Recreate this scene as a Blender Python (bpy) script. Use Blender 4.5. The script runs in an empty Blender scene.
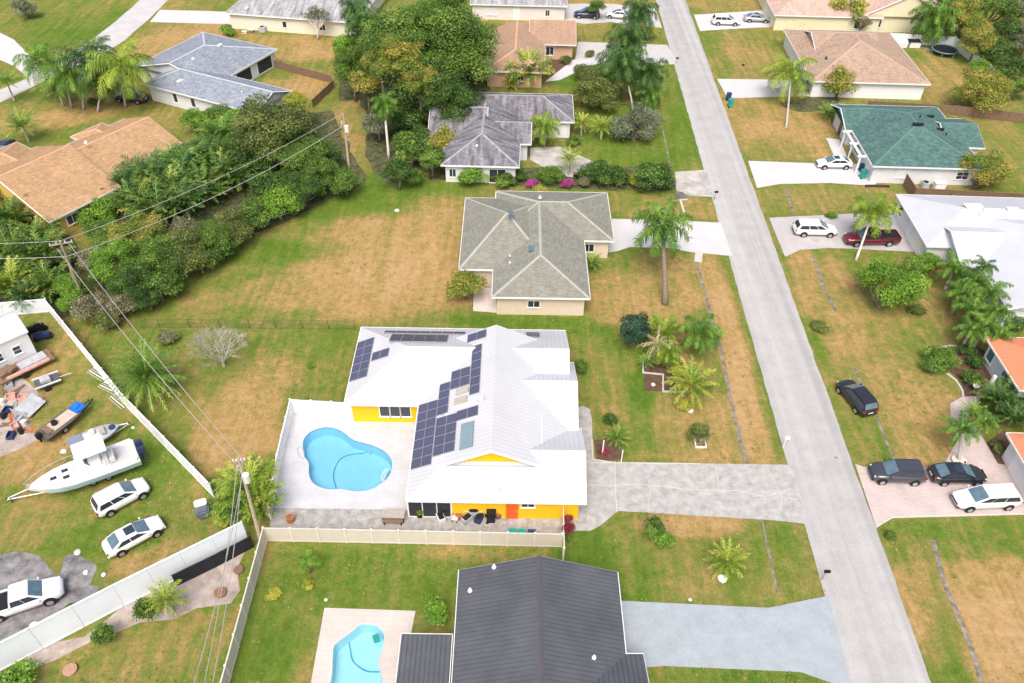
import bpy, math, random
import numpy as np
from mathutils import Vector, Matrix
from mathutils.geometry import tessellate_polygon
S = bpy.context.scene
# ------------------------------------------------------------------ camera
F, CX, CY, HC = 815., 512., 341.5, 57.
PT, RL = math.radians(41.9), math.radians(1.0)
cp, sp = math.cos(PT), math.sin(PT)
def P(x, y, z=0.):
    u = (x-CX)/F; v = -(y-CY)/F
    u, v = u*math.cos(RL)-v*math.sin(RL), u*math.sin(RL)+v*math.cos(RL)
    d = (u, cp+v*sp, -sp+v*cp)
    k = (z-HC)/d[2]
    return Vector((d[0]*k, d[1]*k, z))
def ray(x, y):
    return (P(x, y, 0)-Vector((0, 0, HC))).normalized()
def ppm(x, y, z=0):
    "pixels per metre at a pixel of the survey photograph, used only to read sizes off it"
    p = P(x, y, z); return F/(p.y*cp-(z-HC)*sp)
cam = bpy.data.cameras.new('camera'); co = bpy.data.objects.new('camera', cam); S.collection.objects.link(co)
cam.sensor_width = 36; cam.lens = 36*F/1024; cam.clip_end = 4000; cam.clip_start = .5
right = Vector((math.cos(RL), math.sin(RL)*sp, math.sin(RL)*cp))
fwd = Vector((0, cp, -sp)); up = right.cross(fwd)
M3 = Matrix((right, up, -fwd)).transposed()
co.matrix_world = Matrix.Translation((0, 0, HC)) @ M3.to_4x4()
S.camera = co
# ------------------------------------------------------------------ light
W = bpy.data.worlds.new('World'); S.world = W; W.use_nodes = True
nt = W.node_tree; sky = nt.nodes.new('ShaderNodeTexSky'); sky.sky_type = 'NISHITA'; sky.sun_disc = False
SUN_EL, SUN_AZ = math.radians(58), math.radians(187)     # light comes from behind the viewer
sky.sun_elevation = SUN_EL; sky.sun_rotation = SUN_AZ; sky.dust_density = 6; sky.air_density = .9; sky.ozone_density = .6
bg = nt.nodes['Background']; nt.links.new(sky.outputs[0], bg.inputs[0]); bg.inputs[1].default_value = .15
sl = bpy.data.lights.new('sun', 'SUN'); sl.energy = 1.5; sl.angle = math.radians(30); sl.color = (1, .95, .88)
so = bpy.data.objects.new('sun', sl); S.collection.objects.link(so)
sd = Vector((math.sin(SUN_AZ)*math.cos(SUN_EL), math.cos(SUN_AZ)*math.cos(SUN_EL), math.sin(SUN_EL)))
so.rotation_euler = sd.to_track_quat('Z', 'Y').to_euler()
S.view_settings.view_transform = 'Standard'; S.view_settings.look = 'None'; S.view_settings.gamma = 1
S.view_settings.exposure = .57
S.cycles.max_bounces = 5; S.cycles.transparent_max_bounces = 6
S.cycles.use_denoising = True
# ------------------------------------------------------------------ materials
def mat(name, col, rough=.8, var=.12, scale=1.5, col2=None, bump=0, bscale=20, metal=0, spec=.3, sharp=False, fine=0):
    m = bpy.data.materials.new(name); m.use_nodes = True; t = m.node_tree; N = t.nodes; L = t.links
    b = N['Principled BSDF']; b.inputs['Roughness'].default_value = rough; b.inputs['Metallic'].default_value = metal
    b.inputs['Specular IOR Level'].default_value = spec
    tc = N.new('ShaderNodeTexCoord'); n1 = N.new('ShaderNodeTexNoise'); n1.inputs['Scale'].default_value = scale
    n1.inputs['Detail'].default_value = 6; n1.inputs['Roughness'].default_value = .65; L.new(tc.outputs['Object'], n1.inputs['Vector'])
    rp = N.new('ShaderNodeValToRGB'); e = rp.color_ramp.elements
    c2 = col2 or tuple(min(1, c*(1+var)) for c in col); c1 = tuple(c*(1-var) for c in col)
    e[0].position = .42 if sharp else .3; e[1].position = .6 if sharp else .7
    e[0].color = (*c1, 1); e[1].color = (*c2, 1); L.new(n1.outputs[0], rp.inputs[0])
    out = rp.outputs[0]
    if fine:
        n3 = N.new('ShaderNodeTexNoise'); n3.inputs['Scale'].default_value = bscale; n3.inputs['Detail'].default_value = 3
        L.new(tc.outputs['Object'], n3.inputs['Vector'])
        mr = N.new('ShaderNodeMapRange'); mr.inputs[1].default_value = .3; mr.inputs[2].default_value = .7
        mr.inputs[3].default_value = 1-fine; mr.inputs[4].default_value = 1+fine; L.new(n3.outputs[0], mr.inputs[0])
        mx = N.new('ShaderNodeVectorMath'); mx.operation = 'SCALE'; L.new(out, mx.inputs[0]); L.new(mr.outputs[0], mx.inputs['Scale']); out = mx.outputs[0]
    L.new(out, b.inputs['Base Color'])
    if bump:
        n2 = N.new('ShaderNodeTexNoise'); n2.inputs['Scale'].default_value = bscale; n2.inputs['Detail'].default_value = 4
        L.new(tc.outputs['Object'], n2.inputs['Vector']); bp = N.new('ShaderNodeBump'); bp.inputs['Strength'].default_value = bump
        bp.inputs['Distance'].default_value = .05; L.new(n2.outputs[0], bp.inputs['Height']); L.new(bp.outputs[0], b.inputs['Normal'])
    return m
def metal_roof(name, col, pitch_m=.4, depth=.6, line=.82, rough=.45, across=False, var=.06):
    "standing seams that run up the slope, spaced along the eave, from the roof's own UVs in metres"
    m = mat(name, col, rough, var, .35, spec=.4); t = m.node_tree; N = t.nodes; L = t.links; b = N['Principled BSDF']
    uv = N.new('ShaderNodeUVMap'); sx = N.new('ShaderNodeSeparateXYZ'); L.new(uv.outputs[0], sx.inputs[0])
    dv = N.new('ShaderNodeMath'); dv.operation = 'DIVIDE'; dv.inputs[1].default_value = pitch_m; L.new(sx.outputs[1 if across else 0], dv.inputs[0])
    fr = N.new('ShaderNodeMath'); fr.operation = 'FRACT'; L.new(dv.outputs[0], fr.inputs[0])
    rp = N.new('ShaderNodeValToRGB'); e = rp.color_ramp.elements; e[0].position = 0; e[0].color = (line, line, line, 1)
    e[1].position = .28; e[1].color = (1, 1, 1, 1); L.new(fr.outputs[0], rp.inputs[0])
    src = b.inputs['Base Color'].links[0].from_socket
    mx = N.new('ShaderNodeMix'); mx.data_type = 'RGBA'; mx.blend_type = 'MULTIPLY'; mx.inputs[0].default_value = 1
    L.new(src, mx.inputs[6]); L.new(rp.outputs[0], mx.inputs[7]); L.new(mx.outputs[2], b.inputs['Base Color'])
    bp = N.new('ShaderNodeBump'); bp.inputs['Strength'].default_value = depth; bp.inputs['Distance'].default_value = .04
    L.new(rp.outputs[0], bp.inputs['Height']); L.new(bp.outputs[0], b.inputs['Normal'])
    return m
def shingle(name, col, v=.22, streak=0.):
    m = mat(name, col, .9, v*.5, .8, spec=.15); t = m.node_tree; N = t.nodes; L = t.links; b = N['Principled BSDF']
    uv = N.new('ShaderNodeUVMap')
    br = N.new('ShaderNodeTexBrick'); br.inputs['Scale'].default_value = 1; br.inputs['Brick Width'].default_value = .42
    br.inputs['Row Height'].default_value = .21; br.inputs['Mortar Size'].default_value = .012
    br.inputs['Color1'].default_value = (1-v, 1-v, 1-v, 1); br.inputs['Color2'].default_value = (1+v, 1+v, 1+v, 1); br.inputs['Mortar'].default_value = (.6, .6, .6, 1)
    L.new(uv.outputs[0], br.inputs['Vector'])
    n = N.new('ShaderNodeTexNoise'); n.inputs['Scale'].default_value = 1.0; n.inputs['Detail'].default_value = 5
    mp = N.new('ShaderNodeMapping'); mp.inputs['Scale'].default_value = (1.6, .25, 1); L.new(uv.outputs[0], mp.inputs[0]); L.new(mp.outputs[0], n.inputs['Vector'])
    mr = N.new('ShaderNodeMapRange'); mr.inputs[1].default_value = .35; mr.inputs[2].default_value = .65
    mr.inputs[3].default_value = 1-streak; mr.inputs[4].default_value = 1+streak; L.new(n.outputs[0], mr.inputs[0])
    src = b.inputs['Base Color'].links[0].from_socket
    mx = N.new('ShaderNodeMix'); mx.data_type = 'RGBA'; mx.blend_type = 'MULTIPLY'; mx.inputs[0].default_value = 1
    L.new(src, mx.inputs[6]); L.new(br.outputs[0], mx.inputs[7])
    sc = N.new('ShaderNodeVectorMath'); sc.operation = 'SCALE'; L.new(mx.outputs[2], sc.inputs[0]); L.new(mr.outputs[0], sc.inputs['Scale'])
    L.new(sc.outputs[0], b.inputs['Base Color'])
    bp = N.new('ShaderNodeBump'); bp.inputs['Strength'].default_value = .5; bp.inputs['Distance'].default_value = .03
    L.new(br.outputs[0], bp.inputs['Height']); L.new(bp.outputs[0], b.inputs['Normal'])
    return m
def leafmat(name, cols, rough=.55):
    m = bpy.data.materials.new(name); m.use_nodes = True; t = m.node_tree; N = t.nodes; L = t.links; b = N['Principled BSDF']
    a = N.new('ShaderNodeAttribute'); a.attribute_name = 'v'; rp = N.new('ShaderNodeValToRGB'); e = rp.color_ramp.elements
    n = len(cols); e[0].position = 0; e[0].color = (*cols[0], 1); e[1].position = 1; e[1].color = (*cols[-1], 1)
    for i in range(1, n-1): q = e.new(i/(n-1)); q.color = (*cols[i], 1)
    L.new(a.outputs['Fac'], rp.inputs[0]); L.new(rp.outputs[0], b.inputs['Base Color'])
    b.inputs['Roughness'].default_value = rough; b.inputs['Specular IOR Level'].default_value = .35
    tr = N.new('ShaderNodeBsdfTranslucent'); L.new(rp.outputs[0], tr.inputs[0]); mx = N.new('ShaderNodeMixShader'); mx.inputs[0].default_value = .2
    L.new(b.outputs[0], mx.inputs[1]); L.new(tr.outputs[0], mx.inputs[2]); L.new(mx.outputs[0], N['Material Output'].inputs[0])
    return m
M = dict(
 white=mat('white_paint', (.78, .78, .78), .5, .03), offwhite=mat('offwhite_paint', (.68, .68, .66), .6, .05),
 cream=mat('cream_stucco', (.72, .62, .44), .85, .05, bump=.2), palecream=mat('pale_cream_stucco', (.74, .70, .58), .85, .05),
 peach=mat('peach_stucco', (.68, .57, .45), .85, .05), tanwall=mat('tan_stucco', (.56, .36, .25), .85, .06),
 yellow=mat('yellow_stucco', (.86, .50, .015), .8, .04), mustard=mat('mustard_stucco', (.58, .42, .10), .8, .06),
 lightwall=mat('light_grey_stucco', (.66, .68, .70), .8, .04), greywall=mat('grey_block', (.5, .5, .5), .85, .1),
 glass=mat('dark_glass', (.03, .04, .055), .12, .2, spec=.7), glassblue=mat('car_glass', (.10, .16, .20), .12, .25, 2, spec=.8),
 screen=mat('dark_screen', (.035, .035, .045), .7, .15), navy=mat('navy_paint', (.03, .05, .13), .6, .1),
 black=mat('black_plastic', (.015, .015, .017), .5, .2), tyre=mat('tyre_rubber', (.02, .02, .02), .9, .2),
 rim=mat('alloy_rim', (.45, .46, .48), .3, .1, metal=.6), chrome=mat('galvanised_metal', (.5, .51, .53), .4, .12, metal=.4),
 orange=mat('orange_red_door', (.75, .13, .02), .6, .05), red=mat('red_plastic', (.6, .04, .03), .4, .1),
 lampred=mat('tail_lamp', (.45, .02, .02), .2, .1), lampclear=mat('head_lamp', (.7, .72, .75), .15, .05, spec=.8),
 wood=mat('weathered_wood', (.20, .13, .085), .9, .3, 4), woodgrey=mat('grey_wood', (.36, .33, .29), .9, .2, 4), pole=mat('pole_wood', (.42, .34, .24), .9, .2, 5),
 vinyl=mat('white_vinyl', (.74, .76, .78), .5, .03), beige=mat('beige_vinyl', (.58, .54, .46), .6, .05), palebeige=mat('pale_beige_post', (.66, .62, .55), .6, .05), bigvinyl=mat('pale_blue_vinyl', (.72, .77, .82), .5, .05, .6),
 bark=mat('bark', (.20, .16, .12), .9, .3, 6), greybark=mat('grey_bark', (.42, .39, .34), .9, .2, 5), whitebark=mat('pale_bark', (.62, .59, .54), .9, .15, 5),
 solar=None, teal=mat('teal_plastic', (.02, .30, .24), .5, .15), blue=mat('blue_tarp', (.02, .16, .55), .5, .3, 5),
 terracotta=mat('terracotta', (.45, .15, .06), .8, .15), rock=mat('pale_rock', (.6, .56, .5), .9, .2, 6, bump=.5),
 concrete=mat('concrete', (.46, .45, .43), .9, .14, .5, bump=.2, bscale=12, fine=.08), pipe=mat('vent_pipe', (.6, .6, .6), .5, .1),
 pink=mat('pink_tarp', (.62, .35, .30), .7, .2, 2), sheet=mat('galvanised_sheet', (.42, .44, .47), .45, .2, 1.5),
)
# ------------------------------------------------------------------ mesh helpers
class MB:
    def __init__(s): s.v = []; s.f = []; s.mi = []; s.uv = []; s.a = []
    def face(s, pts, mi=0, uv=None, a=.5):
        n = len(s.v); s.v += [tuple(p) for p in pts]; s.f.append(tuple(range(n, n+len(pts)))); s.mi.append(mi)
        s.uv.append(uv or [(0, 0)]*len(pts)); s.a.append(a)
    def box(s, c, d, rz=0, mi=0, tilt=None):
        x, y, z = (q/2 for q in d); P8 = [Vector((i*x, j*y, k*z)) for k in (-1, 1) for i, j in ((-1, -1), (1, -1), (1, 1), (-1, 1))]
        R = Matrix.Rotation(rz, 3, 'Z')
        if tilt: R = R @ Matrix.Rotation(tilt[1], 3, tilt[0])
        P8 = [R @ p + Vector(c) for p in P8]
        for q in ((3, 2, 1, 0), (4, 5, 6, 7), (0, 1, 5, 4), (1, 2, 6, 5), (2, 3, 7, 6), (3, 0, 4, 7)): s.face([P8[i] for i in q], mi)
    def prism(s, pts, z0, z1, mi=0):
        pts = [Vector((p[0], p[1], 0)) for p in pts]
        ar = sum(pts[i].x*pts[(i+1) % len(pts)].y-pts[(i+1) % len(pts)].x*pts[i].y for i in range(len(pts)))
        if ar < 0: pts.reverse()
        for t in tessellate_polygon([pts]):
            q = [pts[i] for i in t]
            if (q[1]-q[0]).cross(q[2]-q[0]).z < 0: q.reverse()
            s.face([(p.x, p.y, z1) for p in q], mi)
        for i in range(len(pts)):
            a, b = pts[i], pts[(i+1) % len(pts)]; s.face([(a.x, a.y, z0), (b.x, b.y, z0), (b.x, b.y, z1), (a.x, a.y, z1)], mi)
    def tube(s, pts, rs, n=6, mi=0, cap=True):
        pts = [Vector(p) for p in pts]
        if not hasattr(rs, '__len__'): rs = [rs]*len(pts)
        prev = None; base = len(s.v)
        for i, p in enumerate(pts):
            t = (pts[min(i+1, len(pts)-1)]-pts[max(i-1, 0)]).normalized()
            u = t.cross(Vector((0, 0, 1)))
            if u.length < .1: u = t.cross(Vector((1, 0, 0)))
            if prev is not None and u.dot(prev) < 0: u = -u
            u.normalize(); prev = u; w = t.cross(u)
            for k in range(n):
                a = 2*math.pi*k/n; s.v.append(tuple(p+rs[i]*(u*math.cos(a)+w*math.sin(a))))
        for i in range(len(pts)-1):
            for k in range(n):
                a = base+i*n+k; b = base+i*n+(k+1) % n; s.f.append((a, a+n, b+n, b)); s.mi.append(mi); s.uv.append([(0, 0)]*4); s.a.append(.5)
        if cap:
            for i, o in ((0, 0), (len(pts)-1, 1)):
                r = [base+i*n+k for k in range(n)]
                s.f.append(tuple(r)); s.mi.append(mi); s.uv.append([(0, 0)]*n); s.a.append(.5)
    def cyl(s, c, r, h, n=16, mi=0, axis='Z', r2=None):
        c = Vector(c); ax = {'Z': Vector((0, 0, 1)), 'Y': Vector((0, 1, 0)), 'X': Vector((1, 0, 0))}[axis]
        s.tube([c-ax*h/2, c+ax*h/2], [r, r if r2 is None else r2], n, mi)
    def loft(s, secs, mi=0, cap=True):
        base = len(s.v); n = len(secs[0])
        for q in secs: s.v += [tuple(p) for p in q]
        for i in range(len(secs)-1):
            for k in range(n):
                a = base+i*n+k; b = base+i*n+(k+1) % n; s.f.append((a, b, b+n, a+n)); s.mi.append(mi); s.uv.append([(0, 0)]*4); s.a.append(.5)
        if cap:
            for i in (0, len(secs)-1):
                s.f.append(tuple(base+i*n+k for k in range(n))); s.mi.append(mi); s.uv.append([(0, 0)]*n); s.a.append(.5)
    def mesh(s, name, mats, smooth=False, attr=False):
        me = bpy.data.meshes.new(name); me.from_pydata(s.v, [], s.f)
        for m in (mats if isinstance(mats, (list, tuple)) else [mats]): me.materials.append(m)
        me.polygons.foreach_set('material_index', s.mi)
        uvl = me.uv_layers.new(name='UVMap'); flat = [c for q in s.uv for u in q for c in u]; uvl.data.foreach_set('uv', flat)
        if smooth: me.polygons.foreach_set('use_smooth', [True]*len(s.f))
        if attr: at = me.attributes.new('v', 'FLOAT', 'FACE'); at.data.foreach_set('value', s.a)
        me.update(); return me
    def build(s, name, mats, parent=None, smooth=False, bevel=0, label=None, attr=False):
        me = s.mesh(name, mats, smooth, attr)
        if not attr:
            import bmesh
            bm = bmesh.new(); bm.from_mesh(me); bmesh.ops.remove_doubles(bm, verts=bm.verts, dist=1e-5)
            if bevel: 
                bmesh.ops.bevel(bm, geom=[e for e in bm.edges if len(e.link_faces) == 2 and e.calc_face_angle(0) > .5], offset=bevel, segments=2, affect='EDGES', clamp_overlap=True)
            bmesh.ops.recalc_face_normals(bm, faces=bm.faces); bm.to_mesh(me); bm.free()
        o = bpy.data.objects.new(name, me); S.collection.objects.link(o); o.parent = parent
        if label: o['label'] = label
        return o
def tag(o, label, cat, group=None, kind=None):
    if label: o['label'] = label
    if cat: o['category'] = cat
    if group: o['group'] = group
    if kind: o['kind'] = kind
    return o
def thing(name, label, cat, loc=(0, 0, 0), rz=0, group=None):
    o = bpy.data.objects.new(name, None); S.collection.objects.link(o); o.location = loc; o.rotation_euler = (0, 0, rz); o.empty_display_size = .3
    return tag(o, label, cat, group)
def smoothpts(pts, n=4):
    out = []; k = len(pts)
    for i in range(k):
        a, b, c, d = (Vector(pts[(i+j-1) % k]) for j in range(4))
        for q in range(n):
            t = q/n; out.append(.5*((2*b)+(c-a)*t+(2*a-5*b+4*c-d)*t*t+(3*b-a-3*c+d)*t**3))
    return out
def XY(px, z=0): return [P(x, y, z) for x, y in px]
FOOT = []
def sheet(name, px, z, m, z0=-.05, smooth=0, hole=None, kind='structure', label=None, cat=None, world=False, group=None):
    pts = px if world else XY(px)
    if smooth: pts = smoothpts(pts, smooth)
    if name not in ('leaf_litter', 'bare_soil', 'planting_bed'): FOOT.append(np.array([(p[0], p[1]) for p in pts]))
    b = MB()
    if hole is None: b.prism(pts, z0, z)
    else:
        pl = [[Vector((p[0], p[1], 0)) for p in pts], [Vector((p[0], p[1], 0)) for p in hole]]; al = pl[0]+pl[1]
        for t in tessellate_polygon(pl):
            q = [al[i] for i in t]
            if (q[1]-q[0]).cross(q[2]-q[0]).z < 0: q.reverse()
            b.face([(p.x, p.y, z) for p in q])
        for i in range(len(pts)):
            a, c = pts[i], pts[(i+1) % len(pts)]; b.face([(a[0], a[1], z0), (c[0], c[1], z0), (c[0], c[1], z), (a[0], a[1], z)])
    return tag(b.build(name, m), label, cat, group, kind)
RNG = random.Random(5)
# ------------------------------------------------------------------ ground
def ground_material():
    m = bpy.data.materials.new('lawn'); m.use_nodes = True; t = m.node_tree; N = t.nodes; L = t.links; b = N['Principled BSDF']
    b.inputs['Roughness'].default_value = .95; b.inputs['Specular IOR Level'].default_value = .1
    tc = N.new('ShaderNodeTexCoord')
    def noise(sc, det=6, rough=.65, dist=0):
        n = N.new('ShaderNodeTexNoise'); n.inputs['Scale'].default_value = sc; n.inputs['Detail'].default_value = det; n.inputs['Roughness'].default_value = rough
        n.inputs['Distortion'].default_value = dist; L.new(tc.outputs['Object'], n.inputs['Vector']); return n.outputs[0]
    def math_(op, a, b_, c=None):
        q = N.new('ShaderNodeMath'); q.operation = op
        for i, v in enumerate((a, b_, c)):
            if v is None: continue
            if isinstance(v, (int, float)): q.inputs[i].default_value = v
            else: L.new(v, q.inputs[i])
        return q.outputs[0]
    at = N.new('ShaderNodeAttribute'); at.attribute_name = 'dry'
    d = math_('MULTIPLY_ADD', math_('SUBTRACT', noise(.13, 8, .7, .3), .5), 1.0, at.outputs['Fac'])
    d = math_('MULTIPLY_ADD', math_('SUBTRACT', noise(.9, 7, .75, .4), .5), 1.15, d)
    d = math_('MULTIPLY_ADD', math_('SUBTRACT', noise(4.5, 5, .75), .5), 1.0, d)
    mp = N.new('ShaderNodeMapping'); mp.inputs['Scale'].default_value = (1.1, .10, 1); mp.inputs['Rotation'].default_value = (0, 0, math.radians(2)); L.new(tc.outputs['Object'], mp.inputs[0])
    ns = N.new('ShaderNodeTexNoise'); ns.inputs['Scale'].default_value = 1.1; ns.inputs['Detail'].default_value = 5; ns.inputs['Distortion'].default_value = .6; L.new(mp.outputs[0], ns.inputs['Vector'])
    d = math_('MULTIPLY_ADD', math_('SUBTRACT', ns.outputs[0], .5), .75, d)
    rp = N.new('ShaderNodeValToRGB'); e = rp.color_ramp.elements
    cols = [(-.0, (.085, .155, .018)), (.22, (.122, .183, .026)), (.38, (.172, .192, .044)), (.55, (.250, .208, .064)), (.74, (.355, .238, .090)), (1., (.43, .285, .138))]
    e[0].position = 0; e[0].color = (*cols[0][1], 1); e[1].position = 1; e[1].color = (*cols[-1][1], 1)
    for p, c in cols[1:-1]: q = e.new(p); q.color = (*c, 1)
    L.new(d, rp.inputs[0])
    f1 = noise(1.6, 6, .7); f2 = noise(14, 4, .8)
    mr = N.new('ShaderNodeMapRange'); mr.inputs[1].default_value = .3; mr.inputs[2].default_value = .7; mr.inputs[3].default_value = .55; mr.inputs[4].default_value = 1.40
    L.new(math_('MULTIPLY_ADD', f1, .45, math_('MULTIPLY', f2, .55)), mr.inputs[0])
    sc = N.new('ShaderNodeVectorMath'); sc.operation = 'SCALE'; L.new(rp.outputs[0], sc.inputs[0]); L.new(mr.outputs[0], sc.inputs['Scale']); L.new(sc.outputs[0], b.inputs['Base Color'])
    bp = N.new('ShaderNodeBump'); bp.inputs['Strength'].default_value = .7; bp.inputs['Distance'].default_value = .12; L.new(noise(9, 5, .8), bp.inputs['Height']); L.new(bp.outputs[0], b.inputs['Normal'])
    return m
# how dry the grass is: (x, y, rx, ry, dryness, softness) read off the photo, converted to metres on the ground
DRY = [(380,262,75,48,.86,1),(440,215,40,20,.75,1),(410,290,70,18,.8,1),(290,292,45,16,.75,1),(240,318,40,9,.35,1),(210,300,28,10,.55,1),(340,205,90,12,.08,1),(260,252,60,12,.1,1),(330,250,20,12,.3,1),
 (235,425,42,42,.85,1),(270,370,30,20,.65,1),(200,380,30,40,.45,1),(300,345,60,14,.3,1),(180,340,50,15,.25,1),(165,440,25,30,.2,1),(100,340,25,20,.45,1),
 (60,370,25,40,.6,1),(30,450,35,30,.65,1),(25,520,30,30,.6,1),(120,420,30,15,.3,1),(150,455,35,20,.1,1),(100,540,50,15,.12,1),(110,525,25,10,.2,1),(150,565,35,14,.75,1),(170,555,25,12,.6,1),(185,500,20,22,.45,1),(75,400,22,16,.55,1),
 (150,650,60,30,.55,1),(215,630,25,30,.5,1),(100,660,40,16,.4,1),
 (350,580,130,30,.2,1),(410,575,50,12,.42,1),(460,552,40,7,.6,1),(265,560,14,18,.55,1),(270,600,22,20,.3,1),(260,650,40,35,.14,1),
 (585,545,30,20,.1,1),(610,600,70,30,.15,1),(690,525,50,12,.85,1),(690,590,30,14,.45,1),(640,570,20,20,.3,1),(760,560,50,30,.28,1),(770,590,40,14,.35,1),(725,675,80,10,.25,1),
 (620,300,30,30,.7,1),(660,290,40,22,.72,1),(590,330,40,6,.1,1),(610,345,25,12,.3,1),(600,390,25,40,.5,1),(645,400,12,30,.1,1),(655,435,22,14,.12,1),(640,440,50,30,.45,1),(690,430,60,35,.68,1),(720,300,14,50,.9,1),(735,360,14,60,.95,1),(750,420,16,45,.9,1),(745,300,8,50,.35,1),(770,400,6,60,.3,1),(690,350,18,30,.6,1),(665,265,30,12,.72,1),
 (520,322,70,6,.08,1),(560,205,1,1,.1,1),(655,205,45,10,.55,1),(640,202,30,6,.3,1),(700,208,20,10,.65,1),
 (590,75,40,14,.02,1),(575,65,20,8,0,1),(690,110,22,50,.22,1),(640,150,40,40,.15,1),(540,20,60,6,.7,1),(600,38,40,10,.45,1),(590,2,70,4,.75,1),(640,45,16,8,.35,1),
 (340,150,35,30,.6,1),(370,150,15,20,.55,1),(345,120,20,20,.6,1),(410,185,60,12,.1,1),(300,45,45,14,.78,1),(250,50,35,8,.6,1),(300,85,35,14,.78,1),(280,70,18,8,.3,1),(200,30,60,10,.75,1),(165,45,30,14,.8,1),(150,25,20,10,.3,1),(290,30,60,5,.3,1),
 (60,15,70,14,.3,1),(40,8,30,6,.55,1),(75,30,50,14,.12,1),(120,12,14,12,.2,1),(150,5,40,6,.6,1),(30,115,50,16,.6,1),(60,118,30,8,.85,1),(95,105,35,12,.6,1),(20,98,30,8,.3,1),(120,100,35,9,.75,1),(165,110,30,12,.5,1),(5,80,12,10,.4,1),
 (745,40,40,30,.55,1),(750,55,30,14,.75,1),(720,60,10,22,.35,1),(760,45,22,8,.08,1),(710,40,16,12,.35,1),(740,70,30,8,.6,1),(770,25,60,4,.6,1),(750,5,60,6,.6,1),(745,120,30,26,.68,1),(800,130,40,26,.75,1),(790,145,40,8,.45,1),(765,155,20,4,.5,1),
 (800,202,50,12,.55,1),(780,205,30,12,.45,1),(850,195,40,8,.5,1),(930,75,40,24,.6,1),(925,95,20,6,.6,1),(910,55,14,10,.2,1),(960,80,30,16,.6,1),(1000,135,40,30,.4,1),(990,130,22,20,.6,1),(1005,160,30,20,.45,1),
 (810,275,16,25,.75,1),(820,310,16,35,.65,1),(845,340,16,30,.8,1),(850,300,14,40,.75,1),(930,310,45,40,.5,1),(925,300,16,20,.75,1),(910,350,40,16,.45,1),(830,325,10,10,.25,1),(880,345,30,24,.6,1),
 (850,360,18,20,.5,1),(910,410,55,50,.66,1),(920,450,35,18,.7,1),(880,435,14,26,.25,1),(865,450,14,20,.6,1),(930,345,40,10,.35,1),(860,420,14,18,.4,1),(880,370,30,16,.55,1),(895,330,60,8,.4,1),
 (905,550,30,14,.5,1),(960,530,60,10,.25,1),(1010,535,30,16,.15,1),(915,600,22,50,.8,1),(1010,610,60,50,1.0,1),(1000,580,50,14,.7,1),(950,640,22,50,.3,1),(925,560,20,14,.6,1),(965,555,30,8,.4,1),(990,660,30,30,.9,1),(895,550,8,30,.35,1),
 (130,240,60,70,.5,1),(200,230,70,40,.45,1),(330,95,10,20,.3,1)]
def build_ground():
    xs = np.concatenate([np.array([-1500, -700, -350, -200, -150]), np.arange(-118, 118.1, .55), np.array([150, 200, 350, 700, 1500])])
    ys = np.concatenate([np.array([-700, -250, -100, -30, 0, 12]), np.arange(20, 178, .55), np.array([185, 200, 260, 380, 700, 1500])])
    X, Y = np.meshgrid(xs, ys); nx, ny = len(xs), len(ys)
    num = np.full(X.shape, .37*.18); den = np.full(X.shape, .18)
    for x, y, rx, ry, v, s in DRY:
        p = P(x, y); sc = ppm(x, y); dep = math.sin(math.atan2(HC, p.y))
        rx = max(rx/sc, .8); ry = max(ry/(sc*dep), .8)
        q = np.sqrt(((X-p.x)/rx)**2+((Y-p.y)/ry)**2); w = np.clip(1.25-q, 0, 1)**1.2*2*s
        num += w*v; den += w
    D = num/den
    Z = np.zeros_like(X)
    rng = np.random.default_rng(3); 
    idx = np.arange(nx*ny).reshape(ny, nx)
    f = np.stack([idx[:-1, :-1], idx[:-1, 1:], idx[1:, 1:], idx[1:, :-1]], -1).reshape(-1, 4)
    cx = (X[:-1, :-1]+X[1:, 1:]).reshape(-1)/2; cy = (Y[:-1, :-1]+Y[1:, 1:]).reshape(-1)/2
    keep = np.ones(len(f), bool)
    for x0, x1, y0, y1 in HOLES: keep &= ~((cx > x0) & (cx < x1) & (cy > y0) & (cy < y1))
    f = f[keep]
    me = bpy.data.meshes.new('lawn_ground'); me.from_pydata(np.stack([X, Y, Z], -1).reshape(-1, 3).tolist(), [], f.tolist())
    a = me.attributes.new('dry', 'FLOAT', 'POINT'); a.data.foreach_set('value', D.reshape(-1).astype(np.float32))
    me.materials.append(ground_material()); me.update()
    o = bpy.data.objects.new('lawn_ground', me); S.collection.objects.link(o); o['kind'] = 'structure'
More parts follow.
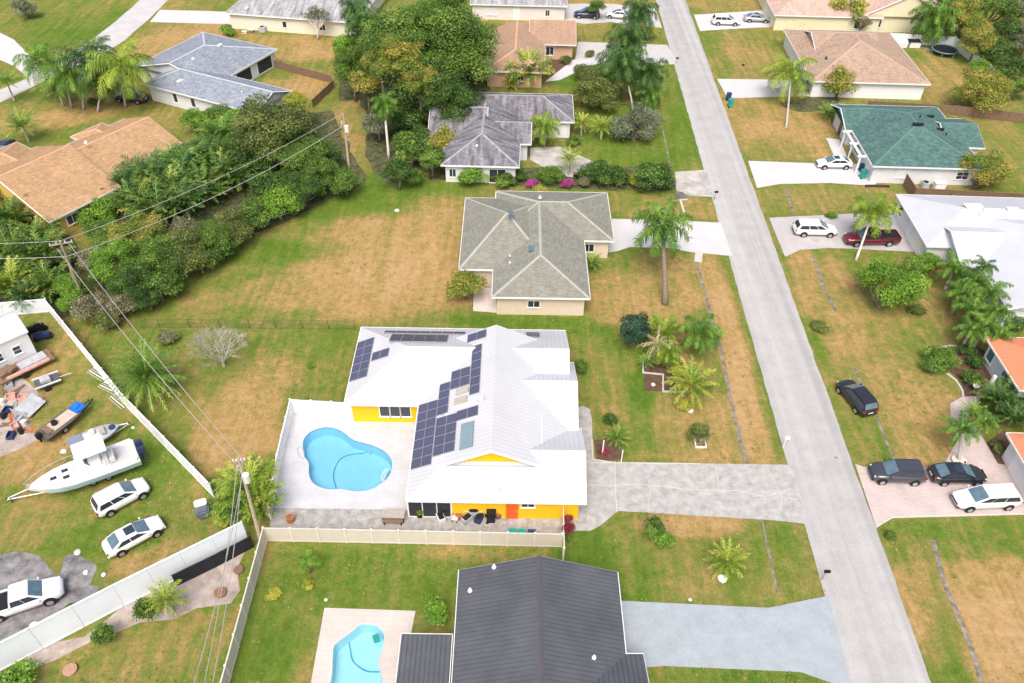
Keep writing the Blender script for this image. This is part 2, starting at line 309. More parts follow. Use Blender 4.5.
# ---- pools
POOL1 = [(256+x/4, 340+y/4) for x, y in [(300,350),(345,366),(390,400),(460,420),(515,446),(545,485),(540,535),(505,575),(455,602),(400,608),(340,599),(285,600),(235,580),(212,545),(210,495),(190,460),(188,405),(215,370),(260,352)]]
POOL2 = [(256+x/3.95, 510+y/3.95) for x, y in [(440,450),(485,462),(508,500),(500,550),(485,600),(492,650),(505,720),(480,790),(400,820),(320,790),(290,720),(300,650),(303,580),(310,535),(345,505),(385,475),(410,455)]]
pool_a, pool_b = smoothpts(XY(POOL1), 4), smoothpts(XY(POOL2), 4)
def bb(p, m): return (min(q.x for q in p)-m, max(q.x for q in p)+m, min(q.y for q in p)-m, max(q.y for q in p)+m)
HOLES = [bb(pool_a, .3), bb(pool_b, .3)]
build_ground()
watermat = bpy.data.materials.new('pool_water'); watermat.use_nodes = True
def water_nodes():
    t = watermat.node_tree; N = t.nodes; L = t.links; N.remove(N['Principled BSDF'])
    tr = N.new('ShaderNodeBsdfTransparent'); tr.inputs[0].default_value = (.72, .90, .96, 1)
    gl = N.new('ShaderNodeBsdfGlossy'); gl.inputs['Roughness'].default_value = .05
    fr = N.new('ShaderNodeFresnel'); fr.inputs['IOR'].default_value = 1.33
    tc = N.new('ShaderNodeTexCoord'); n = N.new('ShaderNodeTexNoise'); n.inputs['Scale'].default_value = 2.5; L.new(tc.outputs['Object'], n.inputs['Vector'])
    bp = N.new('ShaderNodeBump'); bp.inputs['Strength'].default_value = .5; bp.inputs['Distance'].default_value = .08; n.inputs['Detail'].default_value = 4; L.new(n.outputs[0], bp.inputs['Height'])
    L.new(bp.outputs[0], gl.inputs['Normal']); L.new(bp.outputs[0], fr.inputs['Normal'])
    mx = N.new('ShaderNodeMixShader'); L.new(fr.outputs[0], mx.inputs[0]); L.new(tr.outputs[0], mx.inputs[1]); L.new(gl.outputs[0], mx.inputs[2])
    L.new(mx.outputs[0], N['Material Output'].inputs[0])
water_nodes()
plaster = mat('blue_pool_plaster', (.36, .60, .73), .6, .06, .8); plaster2 = mat('pale_pool_plaster', (.52, .71, .75), .6, .05, .8)
tile = mat('blue_tile', (.03, .22, .40), .4, .2, 8); tiledark = mat('grey_blue_line', (.09, .36, .50), .5, .1)
def pool(name, label, outline, m, tl, split, steps, zt):
    c = sum(outline, Vector())/len(outline); c.z = 0
    r = thing(name, label, 'swimming pool', c)
    O = [p-c for p in outline]
    b = MB(); n = len(O)
    for i in range(n):
        a, q = O[i], O[(i+1) % n]; b.face([(a.x, a.y, zt), (q.x, q.y, zt), (q.x, q.y, -.12), (a.x, a.y, -.12)], 1)
        a2, q2 = a*.97, q*.97; b.face([(a.x, a.y, -.12), (q.x, q.y, -.12), (q2.x, q2.y, -1.1), (a2.x, a2.y, -1.1)], 0)
    pts = [p*.97 for p in O]
    for t in tessellate_polygon([pts]):
        q = [pts[i] for i in t]
        if (q[1]-q[0]).cross(q[2]-q[0]).z < 0: q.reverse()
        b.face([(p.x, p.y, -1.1) for p in q])
    b.build('basin', [m, tl], r)
    b = MB(); I, U = [p*.992 for p in O], [p*1.035 for p in O]
    for i in range(n):
        j = (i+1) % n; b.face([(I[i].x, I[i].y, zt+.03), (I[j].x, I[j].y, zt+.03), (U[j].x, U[j].y, zt+.03), (U[i].x, U[i].y, zt+.03)])
        b.face([(I[i].x, I[i].y, zt-.04), (I[j].x, I[j].y, zt-.04), (I[j].x, I[j].y, zt+.03), (I[i].x, I[i].y, zt+.03)]); b.face([(U[i].x, U[i].y, zt-.01), (U[j].x, U[j].y, zt-.01), (U[j].x, U[j].y, zt+.03), (U[i].x, U[i].y, zt+.03)])
    b.build('coping', mat('coping_stone', (.50, .52, .54), .7, .1, 3), r)
    if split:
        b = MB(); q = [Vector((p.x, p.y, -1.05))-c for p in smoothpts(XY(split), 5)[:-5]]; b.tube(q, .05, 5); b.build('depth_line', tiledark, r)
    w = MB(); w.prism(O, -.125, -.12); o = w.build('water_surface', watermat, r)
    if steps:
        for k, (a, q) in enumerate(steps):
            b = MB(); pa = [Vector((p.x, p.y, 0))-c for p in smoothpts(XY(a), 4)[:-4]]; b.tube([Vector((p.x, p.y, q)) for p in pa], .13, 5); b.build('step', M['white'], r)
    return r
pr = pool('swimming_pool', 'kidney-shaped bright blue pool in the white deck beside the solar-panelled house', pool_a, plaster, tile,
     [(369,447),(360,446),(350,447),(341,450),(335,457),(332,467),(334,478),(341,489)], [([(389,467),(386,471),(384,476),(383,480)], -.3), ([(386,466),(382,471),(381,478)], -.5)], .035)
pr2 = pool('swimming_pool', 'pale turquoise pool in a cream deck at the bottom edge of the picture', pool_b, plaster2, plaster2, [(350,633),(349,645),(352,655),(362,663),(372,665),(379,661)], None, .035)
def s2(x, y, n): return (256+x/3.95, 510+y/3.95) if n else (256+x/4, 340+y/4)
p0 = P(300, 447) ; b = MB(); b.tube(smoothpts([p+Vector((0,0,.04)) for p in XY([(298,447),(298.5,455),(304,459),(303,450)])],3), .04, 5); tag(b.build('pool_ladder', M['chrome']), 'metal hand rail at the left edge of the bright blue pool', 'ladder')
b = MB(); q = P(376, 638); b.box((q.x, q.y, -.05), (.45, .6, .25), .4); b.cyl((q.x, q.y, .1), .12, .2, 10); b.build('pool_robot', M['teal'], None, bevel=.05); tag(bpy.data.objects['pool_robot'], 'dark teal cleaning float in the pale turquoise pool', 'pool cleaner')
def grid(name, col, w, h, var=.06, line=.8):
    m = mat(name, col, .8, .1, .5, fine=.05); t = m.node_tree; N = t.nodes; L = t.links; b = N['Principled BSDF']
    tc = N.new('ShaderNodeTexCoord'); br = N.new('ShaderNodeTexBrick'); br.inputs['Scale'].default_value = 1; br.inputs['Brick Width'].default_value = w; br.inputs['Row Height'].default_value = h
    br.inputs['Mortar Size'].default_value = .02; br.inputs['Color1'].default_value = (1-var,)*3+(1,); br.inputs['Color2'].default_value = (1+var,)*3+(1,); br.inputs['Mortar'].default_value = (line,)*3+(1,)
    L.new(tc.outputs['Object'], br.inputs['Vector']); src = b.inputs['Base Color'].links[0].from_socket
    mx = N.new('ShaderNodeMix'); mx.data_type = 'RGBA'; mx.blend_type = 'MULTIPLY'; mx.inputs[0].default_value = 1; L.new(src, mx.inputs[6]); L.new(br.outputs[0], mx.inputs[7]); L.new(mx.outputs[2], b.inputs['Base Color'])
    return m
deckA = grid('white_deck', (.50, .51, .535), 1.2, .6, .03, .9); deckB = grid('cream_deck', (.54, .48, .44), .4, .4, .03, .9)
sheet('pool_deck', [(292,412),(421,412),(415,470),(409,510),(274,508),(280,470)], .035, deckA, -.1, hole=pool_a)
sheet('pool_deck', [(324.5,608),(415.5,611),(410,640),(395,760),(300,760),(311,683)], .035, deckB, -.1, hole=pool_b)
# ---- road and pavings
def road_material():
    m = mat('worn_road', (.375, .37, .365), .9, .09, .5, fine=.07, bscale=7, bump=.15); t = m.node_tree; N = t.nodes; L = t.links; b = N['Principled BSDF']
    tc = N.new('ShaderNodeTexCoord'); mp = N.new('ShaderNodeMapping'); mp.inputs['Scale'].default_value = (1.0, .012, 1); mp.inputs['Rotation'].default_value = (0, 0, math.radians(1.2)); L.new(tc.outputs['Object'], mp.inputs[0])
    n = N.new('ShaderNodeTexNoise'); n.inputs['Scale'].default_value = .9; n.inputs['Detail'].default_value = 4; L.new(mp.outputs[0], n.inputs['Vector'])
    mr = N.new('ShaderNodeMapRange'); mr.inputs[1].default_value = .35; mr.inputs[2].default_value = .65; mr.inputs[3].default_value = .86; mr.inputs[4].default_value = 1.10; L.new(n.outputs[0], mr.inputs[0])
    src = b.inputs['Base Color'].links[0].from_socket; sc = N.new('ShaderNodeVectorMath'); sc.operation = 'SCALE'; L.new(src, sc.inputs[0]); L.new(mr.outputs[0], sc.inputs['Scale'])
    L.new(sc.outputs[0], b.inputs['Base Color']); return m
RD = road_material()
def roughedge(px, step=2.5, amp=.12, seed=1):
    r = random.Random(seed); q = XY(px); out = []
    for i in range(len(q)):
        a, b = q[i], q[(i+1) % len(q)]; n = max(1, int((b-a).length/step)) if (b-a).length < 260 else 1
        for k in range(n): p = a.lerp(b, k/n); out.append((p.x+r.uniform(-amp, amp), p.y+r.uniform(-amp, amp)))
    return out
a, b_ = P(656, 0), P(849, 683); d = (a-b_).normalized(); a2, b2 = P(685.5, 0), P(931.5, 683); d2 = (a2-b2).normalized()
pts = [b_-d*40, b_+d*0]; n = 200
lf = [b_-d*40+d*(260*i/n) for i in range(n+1)]; rg = [b2-d2*40+d2*(260*i/n) for i in range(n+1)]; rr = random.Random(2)
sheet('road', [(p.x+rr.uniform(-.06, .06), p.y) for p in lf]+[(p.x+rr.uniform(-.06, .06), p.y) for p in reversed(rg)], .03, RD, world=True)
def lighten(c, k): return tuple(min(.85, x*k) for x in c)
CW = mat('new_white_concrete', (.52, .515, .52), .85, .06, .4, fine=.04); CP = mat('pale_concrete', (.46, .45, .45), .9, .1, .4, fine=.06)
CG = mat('old_grey_concrete', (.39, .385, .37), .9, .3, 1.3, col2=(.46, .455, .44), fine=.08); CB = mat('bluish_concrete', (.315, .355, .385), .85, .1, .7, fine=.06, bscale=7)
CK = grid('pink_paver', (.50, .42, .40), .3, .15, .07, .86); CS = mat('driveway_stain', (.38, .36, .34), .9, .3, .6, col2=(.55, .53, .5), fine=.08)
GR = mat('grey_gravel', (.17, .165, .17), .95, .5, 1.0, col2=(.32, .31, .31), bump=.5, bscale=14, fine=.25); DI = mat('sandy_dirt', (.30, .23, .20), .95, .3, .7, col2=(.50, .44, .40), bump=.4, fine=.12)
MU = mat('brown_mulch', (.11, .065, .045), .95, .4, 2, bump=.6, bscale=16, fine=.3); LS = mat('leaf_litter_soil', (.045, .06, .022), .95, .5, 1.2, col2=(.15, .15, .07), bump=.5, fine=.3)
sheet('driveway', [(587,462),(790,465),(794,469),(807,524),(770,520),(618,511),(600,526),(590,531),(566,531),(566,524),(587,524)], .042, CG)
sheet('driveway', [(621,601),(768,608),(828,596),(829,598),(852,690),(800,672),(664,666),(640,668),(634,683),(620,660)], .044, CB)
sheet('driveway', [(612,219),(683,221),(721,223),(732,256),(690,252),(668,248),(630,247),(618,251),(606,253),(606,244),(612,243)], .045, CW)
sheet('driveway', [(578,42),(667,45),(678,64),(640,66),(600,58),(575,60)], .046, CP)
sheet('driveway', [(573,60),(600,58),(610,60),(585,68),(560,80),(545,82)], .048, CW)
sheet('driveway', [(565,4),(610,4),(655,8),(662,28),(640,26),(610,22),(585,24),(565,21)], .047, CP)
sheet('driveway', [(530,148),(560,147),(600,165),(598,180),(560,176),(530,160)], .049, CS)
sheet('driveway', [(675,172),(706,170),(714,197),(690,196),(676,190)], .043, CS)
sheet('driveway', [(694,15),(770,10),(800,14),(800,22),(770,27),(730,29),(700,31)], .043, CW)
sheet('driveway', [(717,79),(780,80),(810,82),(812,96),(770,97),(735,98),(727,97)], .044, CW)
sheet('driveway', [(748,161),(800,163),(835,164),(873,164),(876,186),(830,183),(780,184),(757,188)], .045, CW)
sheet('driveway', [(769,218),(850,214),(895,215),(905,225),(930,247),(915,252),(858,249),(830,248),(800,250),(785,257)], .046, grid('old_grey_driveway', (.42, .40, .40), 3, 3, .04, .8))
sheet('driveway', [(855,464),(863,467),(930,468),(955,465),(970,460),(1040,470),(1060,512),(1024,513),(890,517),(876,527)], .047, CK)
sheet('garden_path', [(944,465),(968,470),(1000,468),(978,430),(966,418),(982,396),(962,397),(950,404),(951,420),(957,440)], .049, CK)
sheet('garden_path', [(576,408),(583,406),(590,410),(592,420),(593,460),(600,463),(614,462),(614,470),(587,470),(578,440)], .050, CG)
sheet('patio', [(273,506),(410,508),(586,503),(590,531),(562,531),(562,545),(268,540)], .02, mat('worn_patio_concrete', (.29, .28, .27), .9, .2, 1.6, col2=(.45, .43, .41), fine=.2), -.1)
sheet('patio', [(474,288),(494,288),(498,313),(473,311)], .06, mat('pinkish_patio_concrete', (.55, .49, .46), .9, .1))
sheet('patio', [(826,138),(840,140),(848,160),(836,161)], .06, CW)
# winding street at top left
sheet('road', roughedge([(-40,118),(0,103),(42,82),(70,70),(100,56),(125,40),(150,18),(168,0),(195,-25),(165,-30),(140,0),(115,22),(92,40),(62,60),(45,68),(20,82),(0,90),(-40,104)], 3, .1, 4), .034, CP, world=True)
sheet('road', roughedge([(-30,20),(0,33),(14,40),(28,54),(42,70),(30,80),(14,66),(0,60),(-30,52)], 3, .1, 6), .038, CW, world=True)
sheet('driveway', [(160,10),(200,11),(228,12),(262,17),(258,27),(225,24),(185,23),(150,22)], .041, CW)
# yards
sheet('gravel_yard', smoothpts([Vector((p[0], p[1], 0)) for p in roughedge([(-40,560),(5,556),(18,550),(35,553),(48,568),(60,575),(66,560),(78,552),(92,558),(97,570),(92,582),(100,590),(92,602),(60,622),(20,643),(-40,672)], 2, .35, 8)], 2), .012, GR, world=True)
sheet('bare_soil', roughedge([(150,590),(170,577),(225,558),(246,548),(238,590),(230,600),(206,604),(196,612),(172,622),(140,625),(118,632),(60,655),(30,668),(25,662),(110,618)], 1.5, .4, 9), .014, DI, world=True)
sheet('bare_soil', roughedge([(0,420),(0,385),(16,376),(38,392),(30,420),(36,440),(18,450),(-20,470),(-20,420)], 1.5, .5, 10), .015, DI, world=True)
sheet('bare_soil', roughedge([(198,214),(214,203),(226,195),(246,190),(250,198),(236,206),(222,216),(204,224)], 1.2, .4, 12), .016, DI, world=True)
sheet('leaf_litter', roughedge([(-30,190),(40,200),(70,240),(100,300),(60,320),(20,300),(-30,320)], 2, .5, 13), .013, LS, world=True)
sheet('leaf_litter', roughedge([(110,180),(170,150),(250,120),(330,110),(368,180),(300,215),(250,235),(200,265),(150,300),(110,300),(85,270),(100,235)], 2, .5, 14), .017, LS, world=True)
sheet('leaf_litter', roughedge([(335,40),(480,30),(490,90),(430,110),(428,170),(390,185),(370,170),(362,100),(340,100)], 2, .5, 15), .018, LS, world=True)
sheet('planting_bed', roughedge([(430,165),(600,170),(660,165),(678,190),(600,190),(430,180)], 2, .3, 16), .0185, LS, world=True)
# mulch beds
sheet('planting_bed', [(643,360),(683,358),(686,378),(668,391),(644,391),(644,372)], .02, MU)
sheet('planting_bed', [(957,350),(975,345),(992,362),(990,385),(975,397),(962,397),(962,380),(950,372)], .021, MU, smooth=2)
sheet('planting_bed', [(983,445),(1004,430),(1018,470),(996,465)], .022, MU)
sheet('planting_bed', [(594,440),(621,438),(622,460),(597,461)], .023, MU)
sheet('planting_bed', [(545,60),(572,58),(590,66),(545,78)], .024, MU)
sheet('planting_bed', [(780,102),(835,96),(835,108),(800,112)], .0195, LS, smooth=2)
def strip(name, px, w, z, m, label=None, cat=None, kind='structure', h=None):
    q = XY(px); b = MB()
    for i in range(len(q)-1):
        a, c = q[i], q[i+1]; t = (c-a).normalized(); nn = Vector((-t.y, t.x, 0))*w/2; t = t*.03
        b.prism([a-nn-t, c-nn+t, c+nn+t, a+nn-t], -.05, z+.0007*i)
    return tag(b.build(name, m), label, cat, None, kind)
SW = mat('swale_gutter', (.13, .12, .10), .9, .5, 1.5, col2=(.34, .30, .24), fine=.3); SC = mat('pale_kerb_concrete', (.50, .48, .45), .9, .1, 1)
strip('drain_channel', [(697,262),(703,285),(712,318),(721,350),(731,400),(740,440),(747,463)], .35, .012, SW)
strip('drain_channel', [(699,252),(698,262)], .9, .052, SC)
strip('drain_channel', [(933,540),(938,560),(947,590),(958,615),(972,650),(984,690)], .38, .013, SW)
strip('drain_channel', [(762,520),(768,548),(777,592)], .18, .014, SW)
strip('drain_channel', [(853,365),(873,408),(884,436),(897,466)], .25, .011, SW)
strip('drain_channel', [(814,258),(822,285),(836,312)], .35, .015, SW)
strip('drain_channel', [(658,110),(664,135),(671,170)], .2, .012, SW)
strip('drain_channel', [(785,189),(795,217)], .3, .018, SW)
strip('drain_channel', [(678,192),(684,212)], .25, .019, SC)
# painted or bright joints on the old driveway, kerbs of beds
strip('driveway_joint', [(615,462),(615,490),(617,512)], 0.080, .047, SC)
strip('driveway_joint', [(587,485),(612,486),(640,484),(690,490),(740,491),(765,497),(790,489)], 0.060, .048, SC)
strip('driveway_joint', [(716,467),(719,492)], 0.050, .051, SC); strip('driveway_joint', [(643,465),(650,486),(648,512)], 0.030, .0515, SC); strip('driveway_joint', [(684,466),(692,488)], 0.030, .052, SC)
strip('driveway_joint', [(768,470),(782,497),(780,510)], 0.050, .0525, SC); strip('driveway_joint', [(755,500),(783,497),(797,500)], 0.040, .053, SC)
strip('bed_edging', [(643,361),(643,373),(663,375),(663,392),(686,392)], .16, .12, SC)
strip('bed_edging', [(928,354),(935,349),(950,346),(962,347)], .2, .12, SC); strip('bed_edging', [(947,374),(956,381),(962,391),(963,398)], .2, .12, SC)
strip('bed_edging', [(592,440),(593,460),(613,463)], .14, .1, SC)
strip('paving_border', [(587,462),(592,463),(618,463),(700,464)], .12, .0535, SC)
strip('paving_border', [(876,527),(892,517.5),(1024,514)], .15, .06, SC)
# ------------------------------------------------------------------ houses
SIDES = {'S': (0, -1), 'N': (0, 1), 'W': (-1, 0), 'E': (1, 0)}
def rot2(p, a): return Vector((p.x*math.cos(a)-p.y*math.sin(a), p.x*math.sin(a)+p.y*math.cos(a), p.z))
class House:
    def __init__(s, name, label, cat, ref, theta, ez=2.9, pitch=.34, ov=.5, wall=None, roof=None, trim=None, capm=None):
        s.o = P(*ref, ez); s.o.z = 0; s.th = math.radians(theta); s.ez = ez; s.p = pitch; s.ov = ov; s.wall = wall; s.roofm = roof; s.trim = trim or M['white']; s.capm = capm
        s.root = thing(name, label, cat, s.o, s.th); s.R, s.Wm, s.T, s.C = MB(), MB(), MB(), MB(); s.B = []
    def loc(s, px, z=None):
        z = s.ez if z is None else z; q = P(*px, z)-s.o; return rot2(q, -s.th)
    def block(s, a, b, ax='x', hips=(1, 1), ez=None, pitch=None, wall=True, flat=False, ov=None, capz=None, gw=True):
        ez = ez or s.ez; p = s.p if pitch is None else pitch; e = .004*len(s.B); ov = s.ov if ov is None else ov
        A, B = s.loc(a, ez), s.loc(b, ez); x0, x1 = sorted((A.x, B.x)); y0, y1 = sorted((A.y, B.y)); x0 -= e; x1 += e; y0 -= e; y1 += e; ez = ez-.003*len(s.B)
        s.raw(x0, x1, y0, y1, ax, hips, ez, p, wall, flat, ov, gw)
        return s.B[-1]
    def raw(s, x0, x1, y0, y1, ax, hips, ez, p, wall=True, flat=False, ov=.5, gw=True):
        s.B.append((x0, x1, y0, y1, ez, ov, ax, p))
        if ax == 'x': l0, l1, m0, m1 = x0, x1, y0, y1; T = lambda l, m, z: (l, m, z)
        else: l0, l1, m0, m1 = y0, y1, x0, x1; T = lambda l, m, z: (m, l, z)
        hw = (m1-m0)/2; mm = (m0+m1)/2; rh = 0 if flat else hw*p; k = math.sqrt(1+p*p)
        a0 = min(hw, (l1-l0)/2-.05) if hips[0] else 0; a1 = min(hw, (l1-l0)/2-.05) if hips[1] else 0
        Rd0, Rd1 = (l0+a0, mm, ez+rh), (l1-a1, mm, ez+rh)
        if flat:
            s.R.face([T(l0, m0, ez), T(l1, m0, ez), T(l1, m1, ez), T(l0, m1, ez)], 0, [(l0, m0), (l1, m0), (l1, m1), (l0, m1)])
        else:
            s.R.face([T(l0, m0, ez), T(l1, m0, ez), T(*Rd1), T(*Rd0)], 0, [(l0, 0), (l1, 0), (Rd1[0], hw*k), (Rd0[0], hw*k)])
            s.R.face([T(l1, m1, ez), T(l0, m1, ez), T(*Rd0), T(*Rd1)], 0, [(l1, 0), (l0, 0), (Rd0[0], hw*k), (Rd1[0], hw*k)])
            for end, l, rd, h in ((0, l0, Rd0, hips[0]), (1, l1, Rd1, hips[1])):
                if h: s.R.face([T(l, m0, ez), T(l, m1, ez), T(*rd)], 0, [(m0, 0), (m1, 0), (mm, hw*k)])
                elif gw:
                    i = (ov*.8 if end == 0 else -ov*.8); g = hw-.06
                    s.Wm.face([T(l+i, mm-g+.3, ez-.08), T(l+i, mm+g-.3, ez-.08), T(l+i, mm, ez+rh-.13)], 0)
                    for sg in (-1, 1):
                        pa, pb = Vector(T(l, mm+sg*hw, ez-.09)), Vector(T(l, mm, ez+rh-.09)); s.T.tube([pa, pb], .085, 4)
        s.R.face([T(l0, m0, ez-.03), T(l0, m1, ez-.03), T(l1, m1, ez-.03), T(l1, m0, ez-.03)], 0, [(0, 0)]*4)
        cx, cy = (x0+x1)/2, (y0+y1)/2
        for sx, c, d in (('S', (cx, y0-.03, ez-.09), (x1-x0+.12, .06, .2)), ('N', (cx, y1+.03, ez-.09), (x1-x0+.12, .06, .2)), ('W', (x0-.03, cy, ez-.092), (.06, y1-y0, .2)), ('E', (x1+.03, cy, ez-.092), (.06, y1-y0, .2))):
            gable = (not flat) and ((ax == 'x' and ((sx == 'W' and not hips[0]) or (sx == 'E' and not hips[1]))) or (ax == 'y' and ((sx == 'S' and not hips[0]) or (sx == 'N' and not hips[1]))))
            if not gable: s.T.box(c, d)
        if wall:
            w = [x0+ov, x1-ov, y0+ov, y1-ov]; z1 = ez-.04
            c4 = [(w[0], w[2]), (w[1], w[2]), (w[1], w[3]), (w[0], w[3])]
            for i in range(4):
                a, b = c4[i], c4[(i+1) % 4]; s.Wm.face([(a[0], a[1], 0), (b[0], b[1], 0), (b[0], b[1], z1), (a[0], a[1], z1)])
        if s.capm and not flat:
            ed = [(Rd0, Rd1)]
            if hips[0]: ed += [((l0, m0, ez), Rd0), ((l0, m1, ez), Rd0)]
            if hips[1]: ed += [((l1, m0, ez), Rd1), ((l1, m1, ez), Rd1)]
            for u, v in ed:
                u, v = Vector(T(*u)), Vector(T(*v)); t = (v-u)
                if t.length < .2: continue
                t.normalize(); sd = t.cross(Vector((0, 0, 1))).normalized()*.16; upv = sd.cross(t).normalized()
                if upv.z < 0: upv = -upv
                q = [u-sd-upv*.02, u+upv*.05, u+sd-upv*.02]; r = [v-sd-upv*.02, v+upv*.05, v+sd-upv*.02]
                s.C.face([q[0], r[0], r[1], q[1]]); s.C.face([q[1], r[1], r[2], q[2]])
    def open(s, bi, side, t, w, h, z0=1., kind='window', m=None, label=None, off=0, rows=1, cols=2):
        x0, x1, y0, y1, ez, ov = s.B[bi][:6]; dx, dy = SIDES[side]
        if dy: px = x0+t*(x1-x0); py = (y0+ov-off) if dy < 0 else (y1-ov+off); a = 0 if dy < 0 else math.pi
        else: py = y0+t*(y1-y0); px = (x0+ov-off) if dx < 0 else (x1-ov+off); a = -math.pi/2 if dx < 0 else math.pi/2
        f = MB(); R = Matrix.Rotation(a, 3, 'Z'); c = Vector((px, py, z0+h/2))
        def bx(b, lx, ly, lz, d): b.box(c+R @ Vector((lx, ly, lz)), d, a)
        fw = .09
        if kind == 'window':
            for q in (-1, 1): bx(f, q*(w/2), 0, 0, (fw, .12, h+fw)); bx(f, 0, 0, q*(h/2), (w-fw, .12, fw))
            for k in range(1, cols): bx(f, -w/2+k*w/cols, -.01, 0, (.06, .08, h-fw))
            for k in range(1, rows): bx(f, 0, -.012, -h/2+k*h/rows, (w-fw, .07, .05))
            bx(f, 0, -.06, -h/2-.06, (w+.2, .12, .05))
            fo = f.build('window', M['white'], s.root); g = MB(); bx(g, 0, 0, 0, (w-.04, .08, h-.04)); g.build('pane', m or M['glass'], fo)
            return fo
        if kind == 'door':
            bx(f, 0, -.02, 0, (w, .1, h)); fo = f.build('door', m or M['white'], s.root, label=label); g = MB(); g.box(c+R @ Vector((w*.38, -.09, -.05)), (.05, .06, .15), a); g.build('handle', M['chrome'], fo); return fo
        if kind == 'garage':
            n = 4
            for k in range(n): bx(f, 0, -.02, -h/2+(k+.5)*h/n, (w, .09, h/n-.03))
            bx(f, 0, 0, 0, (w-.02, .06, h-.02)); return f.build('garage_door', m or M['white'], s.root)
        if kind == 'screen':
            for q in (-1, 1): bx(f, q*(w/2), 0, 0, (.12, .12, h)); bx(f, 0, 0, q*(h/2), (w-.12, .12, .12))
            for k in range(1, cols): bx(f, -w/2+k*w/cols, -.01, 0, (.08, .1, h-.12))
            fo = f.build('screen_panel', M['white'], s.root); g = MB(); bx(g, 0, 0, 0, (w-.04, .05, h-.04)); g.build('mesh_screen', m or M['screen'], fo); return fo
    def onroof(s, bi, side, px):
        "local point where the sight line to a pixel meets one slope of a block"
        x0, x1, y0, y1, ez, ov, ax, p = s.B[bi]; dx, dy = SIDES[side]
        n = Vector((dx*p, dy*p, 1)).normalized(); q = Vector(((x0 if dx < 0 else x1), (y0 if dy < 0 else y1), ez))
        o = rot2(Vector((0, 0, HC))-s.o, -s.th); d = rot2(ray(*px), -s.th); return o+d*((q-o).dot(n)/d.dot(n)), n, Vector((-dy, dx, 0))*1., p
    def pipe(s, bi, side, px, kind='vent_pipe', size=(.1, .5), m=None):
        q, n, u, p = s.onroof(bi, side, px); b = MB(); w, h = size
        if kind == 'vent_pipe': b.cyl((q.x, q.y, q.z+h/2-.1), w, h, 8); b.cyl((q.x, q.y, q.z+.03), w*1.7, .1, 8)
        elif kind == 'roof_vent': b.box((q.x, q.y, q.z+.1), (w, h, .22), 0); b.box((q.x, q.y, q.z+.22), (w*1.15, h*1.1, .06))
        elif kind == 'turbine': b.cyl((q.x, q.y, q.z+.15), w*.7, .4, 12); b.cyl((q.x, q.y, q.z+.42), w, .2, 14, r2=w*.6)
        elif kind == 'skylight':
            b.box((q.x, q.y, q.z+.08), (w, h, .26), 0, 0, ('Y', -math.atan(p)) if side == 'W' else None)
        b.build(kind, m or M['pipe'], s.root, bevel=.03 if kind == 'skylight' else 0)
    def done(s, pitched=True):
        s.R.build('roof', s.roofm, s.root); s.Wm.build('wall', s.wall, s.root); s.T.build('fascia', s.trim, s.root)
        if s.capm: s.C.build('ridge_cap', s.capm, s.root)
WR = metal_roof('white_metal_roof', (.52, .53, .555), .42, .8, .80); WR2 = metal_roof('white_metal_roof', (.50, .52, .56), .42, .6, .86)
DR = metal_roof('dark_metal_roof', (.088, .094, .106), .34, 1., .55, .4, var=.2); OR = metal_roof('orange_metal_roof', (.64, .215, .11), .5, .6, .85, .6)
SHG = shingle('grey_green_shingle', (.235, .235, .20), .14, .06); SHT = shingle('tan_shingle', (.41, .262, .145), .16, .06); SHT2 = shingle('light_tan_shingle', (.37, .25, .175), .1, .08)
SHP = shingle('pinkish_tan_shingle', (.37, .27, .20), .16, .08); SHB = shingle('blue_grey_shingle', (.245, .275, .325), .2, .08); SHC = shingle('weathered_grey_shingle', (.185, .18, .20), .2, .42)
SHJ = shingle('green_shingle', (.080, .155, .142), .25, .08); SHM = shingle('pinkish_tile', (.50, .36, .30), .12, .1); SHK = shingle('light_grey_shingle', (.33, .33, .345), .18, .3)
CAPF = mat('pale_ridge_cap', (.34, .355, .31), .9, .1); CAPA = mat('pale_blue_ridge_cap', (.42, .48, .55), .9, .1); CAPT = mat('tan_ridge_cap', (.58, .34, .21), .9, .1); CAPC = mat('pale_grey_ridge', (.30, .30, .32), .9, .3, 2)
# --- the white metal roofed yellow house with panels
G = House('solar_house', 'yellow house with a white metal roof covered in solar panels, beside the bright blue pool', 'house', (406, 500), 0.1, 2.9, .45, .5, M['yellow'], WR, M['white'])
pk = G.loc((492, 324), 6.1)
a, b_ = G.loc((406, 500)), G.loc((569, 386)); x0g, x1g, y0g = a.x, b_.x, a.y
G.raw(x0g, x1g, y0g, pk.y, 'y', (1, 0), 2.9, .45)                                   # 0 long north-south roof
G.block((344, 404), (565, 330.5), 'x', (1, 0))                                      # 1 rear wing
xe = G.loc((575.5, 400)).x
n3, s3 = G.loc((571, 364)).y, G.loc((575, 434)).y
G.raw(xe-10, xe+.02, s3, n3+.2, 'x', (0, 0), 2.893, .45)                            # 2 east cross gable
e4 = G.loc((586, 500)).x; n4 = G.loc((580, 429)).y
G.raw(x0g+.012, e4, y0g-.02, n4, 'x', (1, 0), 2.889, .45, ov=.5)                    # 3 garage wing
gm = (x0g+x1g)/2; pz = G.loc((488.5, 449.5), 6.15)
G.raw(gm-4.2, gm+4.2, pz.y-.1, pz.y+6, 'y', (0, 0), 2.9+.45*((x1g-x0g)/2-4.2)+.05, .45, wall=False, ov=.5) # 4 small dutch gable
gw = MB(); G.open(1, 'S', .29, .01, .01) if False else None
for t_ in (0,): pass
for k, px in enumerate([(384.5, 411), (395, 411), (405.5, 411)]):
    q = G.loc(px, 1.6); x0, x1, y0, y1 = G.B[1][:4]; G.open(1, 'S', (q.x-x0)/(x1-x0), .95, 1.5, .85, cols=1)
x0, x1, y0, y1 = G.B[3][:4]
